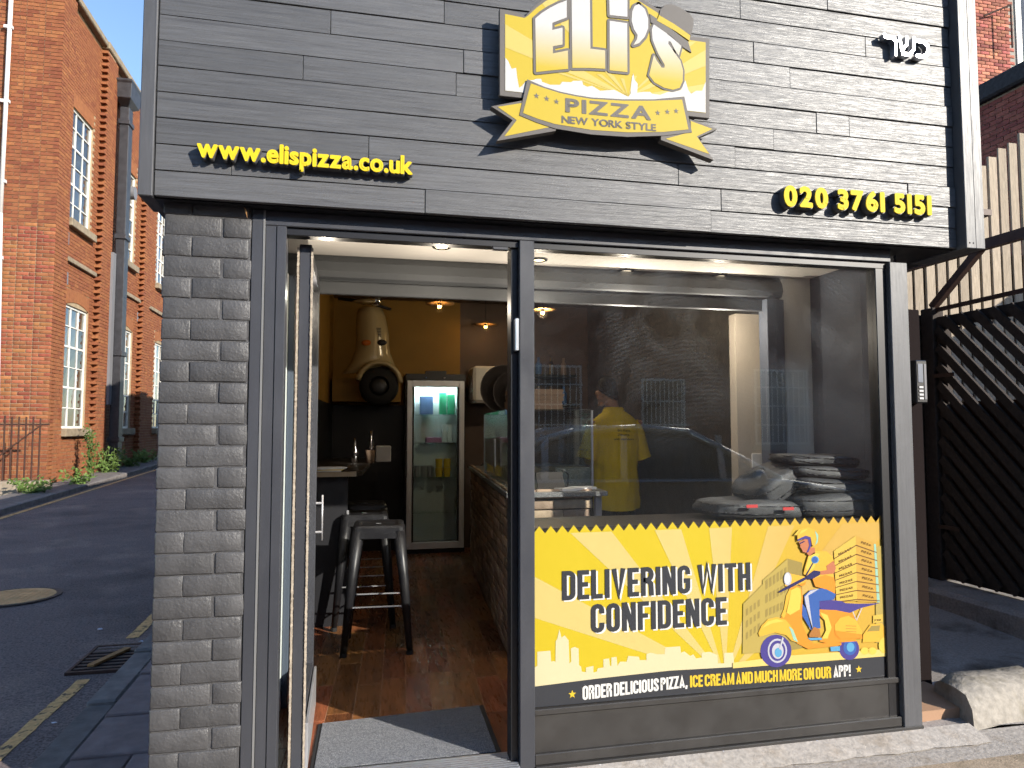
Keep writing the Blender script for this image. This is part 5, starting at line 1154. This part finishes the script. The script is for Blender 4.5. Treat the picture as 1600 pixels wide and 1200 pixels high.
while z < BT - .12:                    # front face, Flemish bond; the ones in view are single bricks
    x = BX; k = c % 2
    while x > -7.1:
        L = .213 if k == 0 else .1; k = 1 - k; xm = x - L / 2
        vis = x > -6.62 and count < 300 and 1.2 < z < 6.6
        if vis: put('brick', r2.choice(stret if L > .15 else head), (xm, BY + .013, z + .032), lb); count += 1
        else: rest.tv = r2.choice((.1, .3, .4, .5, .6, .7, .85)); rest.box(xm - L / 2, BY - .002, z, xm + L / 2, BY + .012, z + .064, False)
        x -= L + .0115
    z += .0755; c += 1
z = .16; c = 0
def wtop(y):                          # arched heads of the lower windows
    return 0
while z < BT - .12:                    # street face
    y = BY; k = 1 - c % 2
    while y < 27:
        L = .213 if k == 0 else .1; k = 1 - k; ym = y + L / 2
        if y < 31 and not any(w_[0] - .02 < ym < w_[1] + .02 and w_[2] - .03 < z + .03 < w_[3] + .36 for w_ in wins):
            d = 0 if in_pil(ym) else REC; rest.tv = min(1, max(0, r2.gauss(.62, .16))); rest.box(BX - REC - .012, y, z, BX - d + .001, y + L, z + .064)
        y += L + .0115
    z += .0755; c += 1
for w_ in wins:                        # soldier arches
    n = 18
    for i in range(n):
        y0 = w_[0] + (w_[1] - w_[0]) * i / n; ar = .10 * (1 - ((i + .5) / n * 2 - 1) ** 2) if w_[2] < 3 else 0
        rest.tv = r2.uniform(.72, .9); rest.box(BX - REC - .012, y0 + .005, w_[3] + ar, BX - REC + .004, y0 + (w_[1] - w_[0]) / n - .005, w_[3] + .33 + ar * .3)
stuff(rest.build('brickwork', 'red_brick', lb, tint=True))
cp = MB(); cp.box(-14, BY - .06, BT, BX + .05, 13.3, BT + .16); cp.build('coping', 'stone_sill', lb, bevel=.02)
for a, b in zip([13.305] + [p_[0] for p_ in pil[1:]], [p_[0] - .005 for p_ in pil[1:]] + [31]): MB().box(-7, a, BT - .03 * (a > 13.4), BX + .04 - (.03 if a < 13.4 else 0), b, BT + .15).build('coping', 'stone_sill', lb, bevel=.02)
for (a, b, z0, z1) in wins:
    xw = BX - REC - .075; wd = MB(); t_ = .045
    wd.box(xw - .02, a, z0, xw + .03, a + t_, z1); wd.box(xw - .02, b - t_, z0, xw + .03, b, z1); wd.box(xw - .02, a + t_ + .001, z0, xw + .03, b - t_ - .001, z0 + .05); wd.box(xw - .02, a + t_ + .001, z1 - .05, xw + .03, b - t_ - .001, z1)
    wn = wd.build('window', 'white_paint', lb); bars = MB()
    rows = 6
    for i in range(1, 3): yy = a + (b - a) * i / 3; box('glazing_bar', 'white_paint', (xw - .012, yy - .014, z0 + .051, xw + .024, yy + .014, z1 - .051), wn)
    for i in range(1, rows): zz = z0 + (z1 - z0) * i / rows; hw = .022 if i in (2, 4) else .012; box('glazing_bar', 'white_paint', (xw - .010, a + t_ + .002, zz - hw, xw + .022, b - t_ - .002, zz + hw), wn)
    for i in range(3):
        for k in range(rows):
            y0, y1 = a + (b - a) * i / 3, a + (b - a) * (i + 1) / 3; zz0, zz1 = z0 + (z1 - z0) * k / rows, z0 + (z1 - z0) * (k + 1) / rows; tl_ = r2.uniform(-.012, .012)
            MB().add([(xw + tl_, y0 + .01, zz0 + .01), (xw - tl_, y1 - .01, zz0 + .01), (xw - tl_ + .004, y1 - .01, zz1 - .01), (xw + tl_ - .004, y0 + .01, zz1 - .01)], [(0, 1, 2, 3)]).build('pane', 'house_glass', wn)
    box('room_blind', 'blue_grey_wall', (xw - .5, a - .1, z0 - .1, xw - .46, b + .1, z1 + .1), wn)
    MB().box(BX - REC - .06, a - .08, z0 - .17, BX - REC + .12, b + .1, z0 - .002).build('sill', 'stone_sill', lb, bevel=.012)
for a, b in ((13.26, 15.19), (15.96, 18.74), (19.41, 22.19)): MB().box(BX - REC - .01, a, 4.83, BX - REC + .07, b, 4.93).build('string_course', 'stone_sill', lb, bevel=.01)
for (y, z) in ((13.35, 5.2), (13.38, 4.35), (18.65, 4.3)): MB().box(BX - REC - .005, y, z, BX - REC + .012, y + .3, z + .26).build('air_vent', 'vent_grey', lb, bevel=.004)
MB().cyl((BX - .1, 17.25, 7.5), (BX + .12, 17.25, 7.5), .17, n=18).build('extractor', 'vent_grey', lb)
o = thing('rain_pipe', (-5.5, 16.3, .2), 'black square rainwater pipe with hopper head on the brick building', 'downpipe')
PX, PY = BX + .12, 16.32
MB().loft([[Vector((PX + sx * a * .5, PY + sy * a, z)) for sx, sy in ((-1, -1), (1, -1), (1, 1), (-1, 1))] for z, a in ((9.35, .15), (9.5, .38), (9.85, .42), (9.9, .46), (9.95, .46))]).build('hopper', 'pipe_black', o, bevel=.01)
box('pipe', 'pipe_black', (PX - .11, PY - .16, .2, PX + .10, PY + .16, 9.35), o, .01)
for z in (8.9, 6.0, 3.1, 1.0): MB().box(PX - .14, PY - .2, z, PX + .13, PY + .2, z + .12).build('pipe_collar', 'pipe_black', o, bevel=.01)
box('cable_trunk', 'vent_grey', (BX + .002, 15.9, 1.9, BX + .06, 16.1, 5.6), o)
a, b = atY(12, 60, BY - .06), atY(2, 545, BY - .06)
o = thing('conduit_pipe', (a.x, BY - .05, 2), 'thin white pipe running up the front of the brick building', 'pipe'); MB().tube([(a.x + .03, BY - .06, 10.3), (a.x + .01, BY - .06, 5.5), (b.x - .02, BY - .06, 1.6)], .04, 10).build('pipe', 'pipe_white', o, smooth=True)
for z in (9.2, 7.7, 6.1, 4.6, 3.1): MB().box(a.x - .07, BY - .09, z, a.x + .08, BY - .02, z + .06).build('pipe_clip', 'pipe_white', o)
# low stone plinth with iron railings
pw = thing('plinth_wall', (-6.5, 11.7, .1), 'low stone plinth wall under the iron railings', 'wall'); pz = atY(40, 752, 11.6).z
for i in range(4): MB().box(-5.42 - (i + 1) * .8 + .01, 11.55, -.3, -5.42 - i * .8, 12.0, pz).build('stone_block', 'plinth_stone', pw, bevel=.02)
rl = thing('iron_railings', (-6.3, 11.75, pz), 'rusty brown iron railings on the low plinth wall', 'railings'); rz1 = atY(40, 652, 11.7).z
for i in range(16): x = -5.55 - i * .115; MB().cyl((x, 11.75, pz), (x, 11.75, rz1 + r2.uniform(-.02, .03)), .016, n=8).build('rail_bar', 'rail_brown', rl)
MB().bar((-5.40, 11.75, rz1 - .13), (-7.6, 11.75, rz1 - .13), .03, .035).build('top_rail', 'rail_brown', rl); MB().tube([(-5.5, 11.72, rz1 - .12), (-6.1, 11.5, pz + .45), (-6.9, 11.4, pz + .2)], .014).build('brace', 'rail_brown', rl)
# far kerb and pavement
fk = struct(MB().add([(-5.75, 4, rz(4) + .09), (-5.12, 4, rz(4) + .09), (-5.12, 40, rz(40) + .09), (-5.75, 40, rz(40) + .09)], [(0, 1, 2, 3)]).build('far_side_pavement', 'kerb_stone'))
for i in range(34): y = 4 + i * .95; zz = rz(y); MB().add([(x, yy, z0 + (yy - y) * .026) for x in (-5.12, -4.98) for yy in (y, y + .94) for z0 in (zz - .1, zz + .095)], [(0, 1, 3, 2), (4, 6, 7, 5), (0, 4, 5, 1), (2, 3, 7, 6), (1, 5, 7, 3)]).build('kerbstone', 'kerb_stone', fk, bevel=.012)
# weeds at the foot of the wall
def weed(name, c, hgt, sp, nst, lab, seed):
    r = random.Random(seed); t = thing(name, c, lab, 'plant', 'weeds growing at the foot of the brick building'); c = Vector(c); lf = MB(); stm = MB()
    for s_ in range(nst):
        top = c + Vector((r.uniform(-sp, sp), r.uniform(-sp, sp), hgt * r.uniform(.4, 1))); b0 = c + Vector((r.uniform(-sp, sp) * .4, r.uniform(-sp, sp) * .4, 0)); stm.tube([b0, (b0 + top) / 2 + Vector((r.uniform(-.03, .03), 0, 0)), top], .006, 5)
        for k in range(16):
            p_ = b0 + (top - b0) * r.uniform(.1, 1.05) + Vector((r.gauss(0, .035), r.gauss(0, .035), r.gauss(0, .02))); d = Vector((r.gauss(0, 1), r.gauss(0, 1), r.gauss(.2, .6))).normalized(); u = d.orthogonal().normalized() * r.uniform(.018, .03); l = d * r.uniform(.05, .1)
            lf.add([p_, p_ + l * .5 + u, p_ + l, p_ + l * .5 - u + Vector((0, 0, .008))], [(0, 1, 2, 3)])
    stm.build('stems', 'leaf', t); stuff(lf.build('leaves', 'leaf', t))
for i, (px, py, hgt, sp, nst, lab) in enumerate(((142, 762, 1.15, .16, 12, 'tallest bright green weed at the foot of the brick building'), (122, 775, .35, .3, 10, 'low green weeds spilling over the far kerb'), (170, 752, .6, .35, 18, 'bushy weed beside the black rainwater pipe'), (205, 742, .5, .45, 18, 'weeds right of the black rainwater pipe'), (228, 735, .4, .4, 12, 'farthest low weeds along the brick wall'), (48, 800, .3, .4, 14, 'sparse weeds at the foot of the plinth wall'))):
    q = atX(px, py, -5.45 if i != 1 else -5.2); weed('weed', (-5.45 if i != 1 else -5.2, max(10.8, q.y), rz(q.y) + .07), hgt, sp, nst, lab, 70 + i)
# drain, plank, manhole, litter
gr = thing('drain_grate', (-1.42, 2.22, -.13), 'rusty iron drain grate in the gutter full of leaves', 'drain'); zz = rz(2.2)
fr_ = MB(); fr_.box(-1.62, 1.95, zz - .02, -1.345, 1.975, zz + .012); fr_.box(-1.62, 2.475, zz - .02, -1.345, 2.5, zz + .012); fr_.box(-1.64, 1.95, zz - .02, -1.621, 2.5, zz + .012); fr_.build('grate_frame', 'rust_steel', gr)
for i in range(7): box('grate_bar', 'iron', (-1.62, 2.02 + i * .065, zz - .01, -1.345, 2.045 + i * .065, zz + .008), gr)
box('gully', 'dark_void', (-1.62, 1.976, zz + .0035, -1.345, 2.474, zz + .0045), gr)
o = MB().obox((-1.47, 2.2, zz + .018), (.35, .94, 0), (-.94, .35, 0), (0, 0, 1), .17, .022, .008).build('wood_offcut', 'offcut_wood', bevel=.002); tag(o, 'short plank of pale brown wood lying across the drain grate', 'plank')
mh = atZ(22, 931, rz(4.4)); o = thing('manhole_cover', (mh.x, mh.y, rz(mh.y)), 'tan round manhole cover in the side street', 'manhole cover')
MB().lathe([(.0005, .009), (.30, .009), (.302, .006)], (mh.x, mh.y, rz(mh.y)), 32).build('cover', 'rust_tan', o); st_m = MB()
for i in range(-5, 6):
    for j in range(-5, 6):
        if i * i + j * j < 27: st_m.box(mh.x + i * .05 - .013, mh.y + j * .05 - .013, rz(mh.y) + .0085, mh.x + i * .05 + .013, mh.y + j * .05 + .013, rz(mh.y) + .0125)
stuff(st_m.build('raised_studs', 'rust_tan', o)); MB().lathe([(.306, .005), (.306, .008), (.345, .008), (.347, .002)], (mh.x, mh.y, rz(mh.y)), 32).build('ring', 'iron', o)
lit = ((668/3, 800+678/3, 'litter_white', .035, 'crumpled white paper lying in the drain'), (662/3, 800+628/3, 'litter_white', .02, 'small white scrap beyond the drain'), (466/3, 800+575/3, 'litter_white', .02, 'pale scrap lying alone on the asphalt'), (400/3, 800+985/3, 'litter_red', .025, 'red wrapper scrap in the gutter'), (345/3, 800+1005/3, 'rust_tan', .02, 'brown dry leaf beside the red wrapper'), (240/3, 800+1125/3, 'litter_white', .016, 'white scrap against the kerb near the bottom edge'), (255/3, 800+985/3, 'litter_white', .014, 'pale chip on the yellow line'), (398/3, 800+940/3, 'rust_tan', .016, 'orange leaf in the gutter above the red wrapper'), (325/3, 800+1038/3, 'litter_white', .014, 'tiny white chip in the gutter'))
for i, (px, py, m_, r_s, lab) in enumerate(lit):
    q = atZ(px, py, rz(1.5) + .01); r = random.Random(i); pts = [Vector((q.x + r_s * r.uniform(.5, 1.2) * math.cos(k), q.y + r_s * r.uniform(.5, 1.2) * math.sin(k), rz(q.y) + .012 + r.uniform(0, r_s * .4))) for k in [2 * math.pi * j / 7 for j in range(7)]]
    mb = MB(); mb.add(pts + [Vector((q.x, q.y, rz(q.y) + .012 + r_s * .5))], [(j, (j + 1) % 7, 7) for j in range(7)]); tag(mb.build('litter', m_), lab, 'litter', 'bits of litter in the gutter')

# ================================================================== right-hand side: gate, fence, yard buildings
gt = thing('slatted_gate', (4.6, .7, .1), 'tall dark timber gate of diagonal slats in the alley', 'gate')
GX = 4.6; g0, g1, gb, gtp = -.75, 1.98, .16, 2.24
for y0, y1 in ((g0, g0 + .09), (g1 - .09, g1)): box('stile', 'gate_wood', (GX, y0, gb, GX + .05, y1, gtp), gt, .004)
for z0, z1 in ((gb, gb + .1), (gtp - .09, gtp)): box('rail', 'gate_wood', (GX + .001, g0 + .091, z0, GX + .049, g1 - .091, z1), gt, .004)
# slats climb towards the far end, clipped to the frame
sl0, pitch = 1.02, .148
for lay_i, (sgn, xo) in enumerate(((1, -.012), (-1, .052))):
    c0 = -4.0
    while c0 < 5.5:
        pts = []
        for yy in (g0 + .02, g1 - .02):
            zz = c0 + sgn * sl0 * yy
            if gb + .02 <= zz <= gtp - .02: pts.append((yy, zz))
        for zz in (gb + .02, gtp - .02):
            yy = (zz - c0) / (sgn * sl0)
            if g0 + .02 <= yy <= g1 - .02: pts.append((yy, zz))
        if len(pts) >= 2 and math.dist(pts[0], pts[1]) > .1 and (lay_i == 0):
            MB().bar((GX + xo, *pts[0]), (GX + xo, *pts[1]), .066, .022, (1, 0, 0)).build('slat', 'gate_wood', gt)
        elif len(pts) >= 2 and math.dist(pts[0], pts[1]) > .25 and lay_i == 1 and False:
            MB().bar((GX + xo, *pts[0]), (GX + xo, *pts[1]), .018, .05, (1, 0, 0)).build('cross_slat', 'gate_wood', gt)
        c0 += pitch
box('added_shade_board', 'fence_back', (GX + .022, g0 + .092, gb + .101, GX + .034, g1 - .092, 1.55), gt)  # added solid sheet, stops sun through the lower gaps so the alley is shaded
box('gate_post', 'gate_wood', (GX - .03, g1 + .005, .0, GX + .08, g1 + .13, 2.32), gt, .006)
box('gate_post', 'gate_wood', (GX - .10, g1 + .14, .0, GX + .06, g1 + .34, 2.28), gt, .01)
MB().bar((GX + .02, g1 + .1, 2.3), (GX + .02, g0, 2.36), .03, .03).build('security_rail', 'rust_steel', gt)
MB().bar((GX + .02, g1 + .6, 2.72), (GX + .02, g0 - .1, 2.72), .06, .075).build('overhead_beam', 'rust_steel', gt); MB().bar((GX + .02, g1 + .05, 2.33), (GX + .02, g1 - .42, 2.70), .05, .055).build('strut', 'rust_steel', gt)
for (y, z) in ((g1 - .02, 1.75), (g1 - .02, .55)): MB().box(GX - .035, y - .16, z, GX - .022, y + .04, z + .03).build('hinge', 'rust_steel', gt)
stp = thing('gate_step', (4.6, .7, 0), 'worn dark concrete step running under the slatted gate', 'step'); MB().box(GX - .32, g0 - .1, -.2, GX + .3, g1 + .35, .14).build('step_block', 'alley_ground', stp, bevel=.03)
kb = thing('kerb_block', (3.1, .35, -.05), 'worn rounded concrete block at the mouth of the alley', 'block')
pf = [(0, 0), (.02, .10), (.07, .155), (.16, .17), (.27, .16), (.31, .12), (.33, 0)]; rings = []
for i in range(9):
    t_ = i / 8; cx, cy = 2.86 + .62 * t_, .02 + .06 * t_; sc_ = (1 if .05 < t_ < .95 else .82) * (1.02 - .12 * t_)
    rings.append([Vector((cx + .25 * q[0] + rng.uniform(-.006, .006), cy + q[0] * 1.0, -.06 + q[1] * sc_ + rng.uniform(-.005, .005))) for q in pf])
shade(MB().loft(rings).build('block_body', 'concrete_block', kb, smooth=True), 50)
kp = thing('entry_keypad', (2.9, .42, 1.5), 'small door entry panel with buttons beside the shop corner post', 'entry panel')
q0, q1 = atY(1426, 563, .42), atY(1446, 630, .42); MB().box(q0.x, .40, q1.z, q1.x, .47, q0.z).build('casing', 'black_plastic', kp, bevel=.006); box('screen', 'shutter_guide', (q0.x + .012, .3975, q0.z - .12, q1.x - .03, .3995, q0.z - .02), kp); box('edge_strip', 'vent_grey', (q1.x - .022, .3975, q1.z + .02, q1.x - .008, .3995, q0.z - .02), kp)
for i in range(4): MB().box(q0.x + .015, .3955, q1.z + .02 + i * .02, q0.x + .04, .3995, q1.z + .03 + i * .02).build('button', 'steel', kp)
box('backing_post', 'dark_void', (q0.x - .01, .471, -.1, q1.x + .03, .56, 2.0), kp, .005)  # near-black colour stands in for the shade on this wooden post
# pale close-board fence, tops stepping up to the right
FYY = 4.0; fc = thing('pale_fence', (6.8, FYY, 0), 'pale sunlit vertical board fence stepping up behind the gate', 'fence'); x = 2.85; i = 0
while x < 9.2:
    tz = 3.55 + max(0, (x - 5.9)) * .70 + rng.uniform(-.02, .02); MB().box(x, FYY - rng.uniform(0, .012), 0, x + .118, FYY + .02, tz).build('fence_board', 'fence_wood', fc, bevel=.003); x += .155; i += 1
for z in (1.0, 2.3, 3.3): box('fence_rail', 'fence_back', (2.85, FYY + .021, z, 9.3, FYY + .07, z + .1), fc)
box('backing', 'fence_back', (2.85, FYY + .075, 0, 9.3, FYY + .085, 3.4), fc)
# low outbuilding with dark coping, its shaded side towards the alley
OX = 9.35; q0, q1 = atX(1527, 166, OX), atX(1600, 130, OX); oz = (q0.z + q1.z) / 2
ob = thing('brick_outbuilding', (OX, 5, 0), 'shaded brick outbuilding with dark coping behind the pale fence', 'outbuilding')
box('wall_core', 'mortar_grey', (OX + .012, 4.12, -.1, 12.5, 9, oz), ob); MB().box(OX - .10, 4.1, oz, 12.6, 9.1, oz + .28).build('coping', 'felt', ob, bevel=.03)
bw = MB(); z = 3.3; c = 0
while z < oz - .08:
    y = 4.24 - (.11 if c % 2 else 0)
    while y < 7: bw.tv = r2.choice((.2, .35, .5, .6, .75)); bw.box(OX - .002, y, z, OX + .013, y + .213, z + .065); y += .225
    z += .076; c += 1
stuff(bw.build('brickwork', 'brick_far', ob, tint=True))
bR = thing('rear_house', (13, 9.5, 0), 'brick house wall with white window at the upper right corner', 'house'); HYY = 9.5
box('wall_core', 'mortar_grey', (12.3, HYY + .012, 0, 20, 14, 14), bR); q0 = atY(1525, 170, HYY); q1 = atY(1600, 0, HYY); wq0, wq1 = atY(1591, 108, HYY), atY(1600, 0, HYY)
fb = [rough_brick(.213, .065, .03, .0015, 'brick', 'brick_far', .003, 400 + i, t_) for i, t_ in enumerate((.2, .35, .5, .65, .8, .9))]
z = q0.z - .2; c = 0; cnt_ = 0; bw = MB()
while z < q1.z + .7:
    x = q0.x - .6 - (.11 if c % 2 else 0)
    while x < q1.x + 1.0:
        if not (wq0.x - .12 < x + .1 < 20 and wq0.z - .1 < z):
            if x < q1.x + .1 and cnt_ < 300: put('brick', r2.choice(fb), (x + .106, HYY + .013, z + .033), bR); cnt_ += 1
            else: bw.tv = .5; bw.box(x, HYY - .002, z, x + .213, HYY + .013, z + .065)
        x += .225
    z += .076; c += 1
stuff(bw.build('brickwork', 'brick_far', bR, tint=True))
wn = box('window', 'white_paint', (wq0.x - .02, HYY - .02, wq0.z, wq0.x + .12, HYY + .01, wq1.z + 1), bR); box('pane', 'house_glass', (wq0.x + .121, HYY - .005, wq0.z + .1, wq0.x + 1.2, HYY - .002, wq1.z + 1), wn); box('sill', 'stone_sill', (wq0.x - .1, HYY - .1, wq0.z - .1, wq0.x + 1.3, HYY + .02, wq0.z - .001), bR)
MB().tube([(q0.x + .25, HYY - .06, q1.z - .55), (q0.x + .75, HYY - .25, q1.z - .35), (q0.x + .75, HYY - .25, q1.z - 1.3)], .02, 8).build('bracket', 'rust_steel', bR)
nw = thing('added_shade_wall', (9.9, -1, 0), 'unseen brick wall added right of the yard to shade the fence', 'wall'); box('wall_body', 'brick_far', (9.0, -1.2, -.1, 9.3, 2.6, 3.8), nw)  # added wall out of view, keeps sun off the lower pale fence

# ================================================================== across the street, behind the viewer (seen in the window glass)
op = thing('opposite_building', (4, -14, 0), 'red brick terrace with barred windows across the main road, mirrored in the shop window', 'building')
OYY = -14.0; openings = [(4.0, 5.6, .9, 2.9), (7.2, 8.4, .2, 2.6), (10.4, 12.0, .9, 2.9), (-2.0, -.4, .9, 2.9), (14.5, 16, .9, 2.9)]
ow = MB(); ow.box(-16, OYY - 5, -.3, 26, OYY - .02, 6.3); ow.build('wall', 'brick_far', op); ow = MB(); z = -.1; c = 0
while z < 6.25:
    x = -8 - (.11 if c % 2 else 0)
    while x < 20:
        if not any(a - .05 < x + .1 < b + .05 and z0 < z < z1 for a, b, z0, z1 in openings): ow.tv = r2.choice((.15, .3, .4, .5, .6, .7)); ow.box(x, OYY - .02, z, x + .215, OYY, z + .066, True)
        x += .225
    z += .076; c += 1
stuff(ow.build('brickwork', 'brick_far', op, tint=True))
for (a, b, z0, z1) in openings:
    wn = box('window', 'white_paint', (a, OYY - .019, z0, b, OYY + .01, z1), op); box('pane', 'car_glass', (a + .06, OYY + .0105, z0 + .06, b - .06, OYY + .016, z1 - .06), wn)
    for i in range(1, 10): MB().cyl((a + (b - a) * i / 10, OYY + .06, z0), (a + (b - a) * i / 10, OYY + .06, z1), .016, n=6).build('window_bar', 'white_paint', wn)
    for i in range(1, 4): zz = z0 + (z1 - z0) * i / 4; box('window_bar', 'white_paint', (a, OYY + .04, zz, b, OYY + .075, zz + .035), wn)
    MB().box(a - .1, OYY - .02, z0 - .15, b + .1, OYY + .1, z0 - .001).build('sill', 'stone_sill', op, bevel=.01)
MB().box(-16, OYY - 5.1, 6.3, 26, OYY + .08, 6.45).build('coping', 'stone_sill', op, bevel=.02)
# parked car
car = thing('parked_car', (3.2, -4.5, -.17), 'silver hatchback parked at the kerb, mirrored in the shop window', 'car')
CX, CY, CZ = 1.05, -4.45, -.17
def sec(xs, yw, zt): pass
bodyp = [(0, .32), (.02, .62), (.06, .92), (.30, 1.0), (.9, 1.0), (3.1, .98), (3.3, .97), (4.0, .86), (4.28, .72), (4.36, .5), (4.34, .30), (3.9, .24), (.4, .24)]
rings = []
for yy, k, dz in ((-.80, .985, -.01), (-.875, 1, 0), (-.86, .99, .02), (-.70, .98, .03), (0, .985, .035), (.70, .98, .03), (.86, .99, .02), (.875, 1, 0), (.80, .985, -.01)):
    rings.append([Vector((CX + 2.18 + (x - 2.18) * k, CY + yy, CZ + z + (dz if z > .8 else 0))) for x, z in bodyp])
shade(MB().loft(rings).build('body', 'car_silver', car, smooth=True), 40)
roofp = [(.28, 1.0), (.62, 1.36), (1.1, 1.49), (1.75, 1.53), (2.35, 1.48), (3.25, .99)]
cab = MB(); rings = []
for yy, k in ((-.80, 0), (-.62, 1), (-.55, 1.01), (.55, 1.01), (.62, 1), (.80, 0)):
    rings.append([Vector((CX + x, CY + yy, CZ + (z - .99) * k + .985)) for x, z in roofp])
g_ = MB(); n = len(roofp)
for j, yy in ((-1, -.81), (1, .81)):
    lo_ = [Vector((CX + x * 1.0, CY + j * .80, CZ + .99)) for x in (.30, 3.22)]; up_ = [Vector((CX + x, CY + j * .61, CZ + z - .05)) for x, z in ((.66, 1.36), (1.1, 1.47), (1.75, 1.50), (2.33, 1.46))]
    MB().sheet([lo_[0]] + up_ + [lo_[1]]).build('side_window', 'car_glass', car)
    for xa, xb in ((1.55, 1.62), (.75, .80), (2.62, 2.66)):
        MB().bar(Vector((CX + xa, CY + j * .808, CZ + .98)), Vector((CX + xb - .0, CY + j * .625, CZ + 1.44)), .07, .02, (0, 1, 0)).build('pillar', 'car_silver', car)
    MB().tube([Vector((CX + .25, CY + j * .79, CZ + 1.0))] + [Vector((CX + x, CY + j * .60, CZ + z)) for x, z in ((.62, 1.35), (1.1, 1.485), (1.75, 1.52), (2.35, 1.475))] + [Vector((CX + 3.28, CY + j * .79, CZ + .99))], .035, 8).build('roof_rail', 'car_silver', car, smooth=True)
rf_ = MB(); P_ = [(.62, 1.36), (1.1, 1.49), (1.75, 1.525), (2.35, 1.48)]
rf_.add([(CX + x, CY + yy, CZ + z + (.02 if yy == 0 else 0)) for x, z in P_ for yy in (-.6, 0, .6)], [(i * 3 + j, i * 3 + j + 1, i * 3 + j + 4, i * 3 + j + 3) for i in range(3) for j in range(2)]); rf_.build('roof', 'car_silver', car, smooth=True)
MB().add([(CX + 2.36, CY - .6, CZ + 1.47), (CX + 2.36, CY + .6, CZ + 1.47), (CX + 3.25, CY + .74, CZ + 1.0), (CX + 3.25, CY - .74, CZ + 1.0)], [(0, 1, 2, 3)]).build('windscreen', 'car_glass', car); MB().add([(CX + .6, CY - .6, CZ + 1.35), (CX + .6, CY + .6, CZ + 1.35), (CX + .3, CY + .74, CZ + 1.0), (CX + .3, CY - .74, CZ + 1.0)], [(0, 1, 2, 3)]).build('rear_window', 'car_glass', car)
for xx in (.78, 3.42):
    for s_ in (-1, 1):
        wl = MB().lathe([(.19, -.09), (.30, -.10), (.33, -.06), (.33, .06), (.30, .10), (.19, .09)], (CX + xx, CY + s_ * .80, CZ + .33), 24, 'y').build('wheel', 'rubber', car, smooth=True)
        MB().lathe([(.001, s_ * .07), (.06, s_ * .09), (.19, s_ * .085), (.2, s_ * .05)], (CX + xx, CY + s_ * .80, CZ + .33), 18, 'y').build('rim', 'steel', wl, smooth=False)
for s_ in (-1, 1): MB().ball((CX + 2.95, CY + s_ * .93, CZ + 1.03), .06, .09, .07).build('door_mirror', 'car_silver', car, smooth=True); MB().ball((CX + 4.2, CY + s_ * .62, CZ + .68), .12, .16, .07).build('headlight', 'chrome', car, smooth=True)
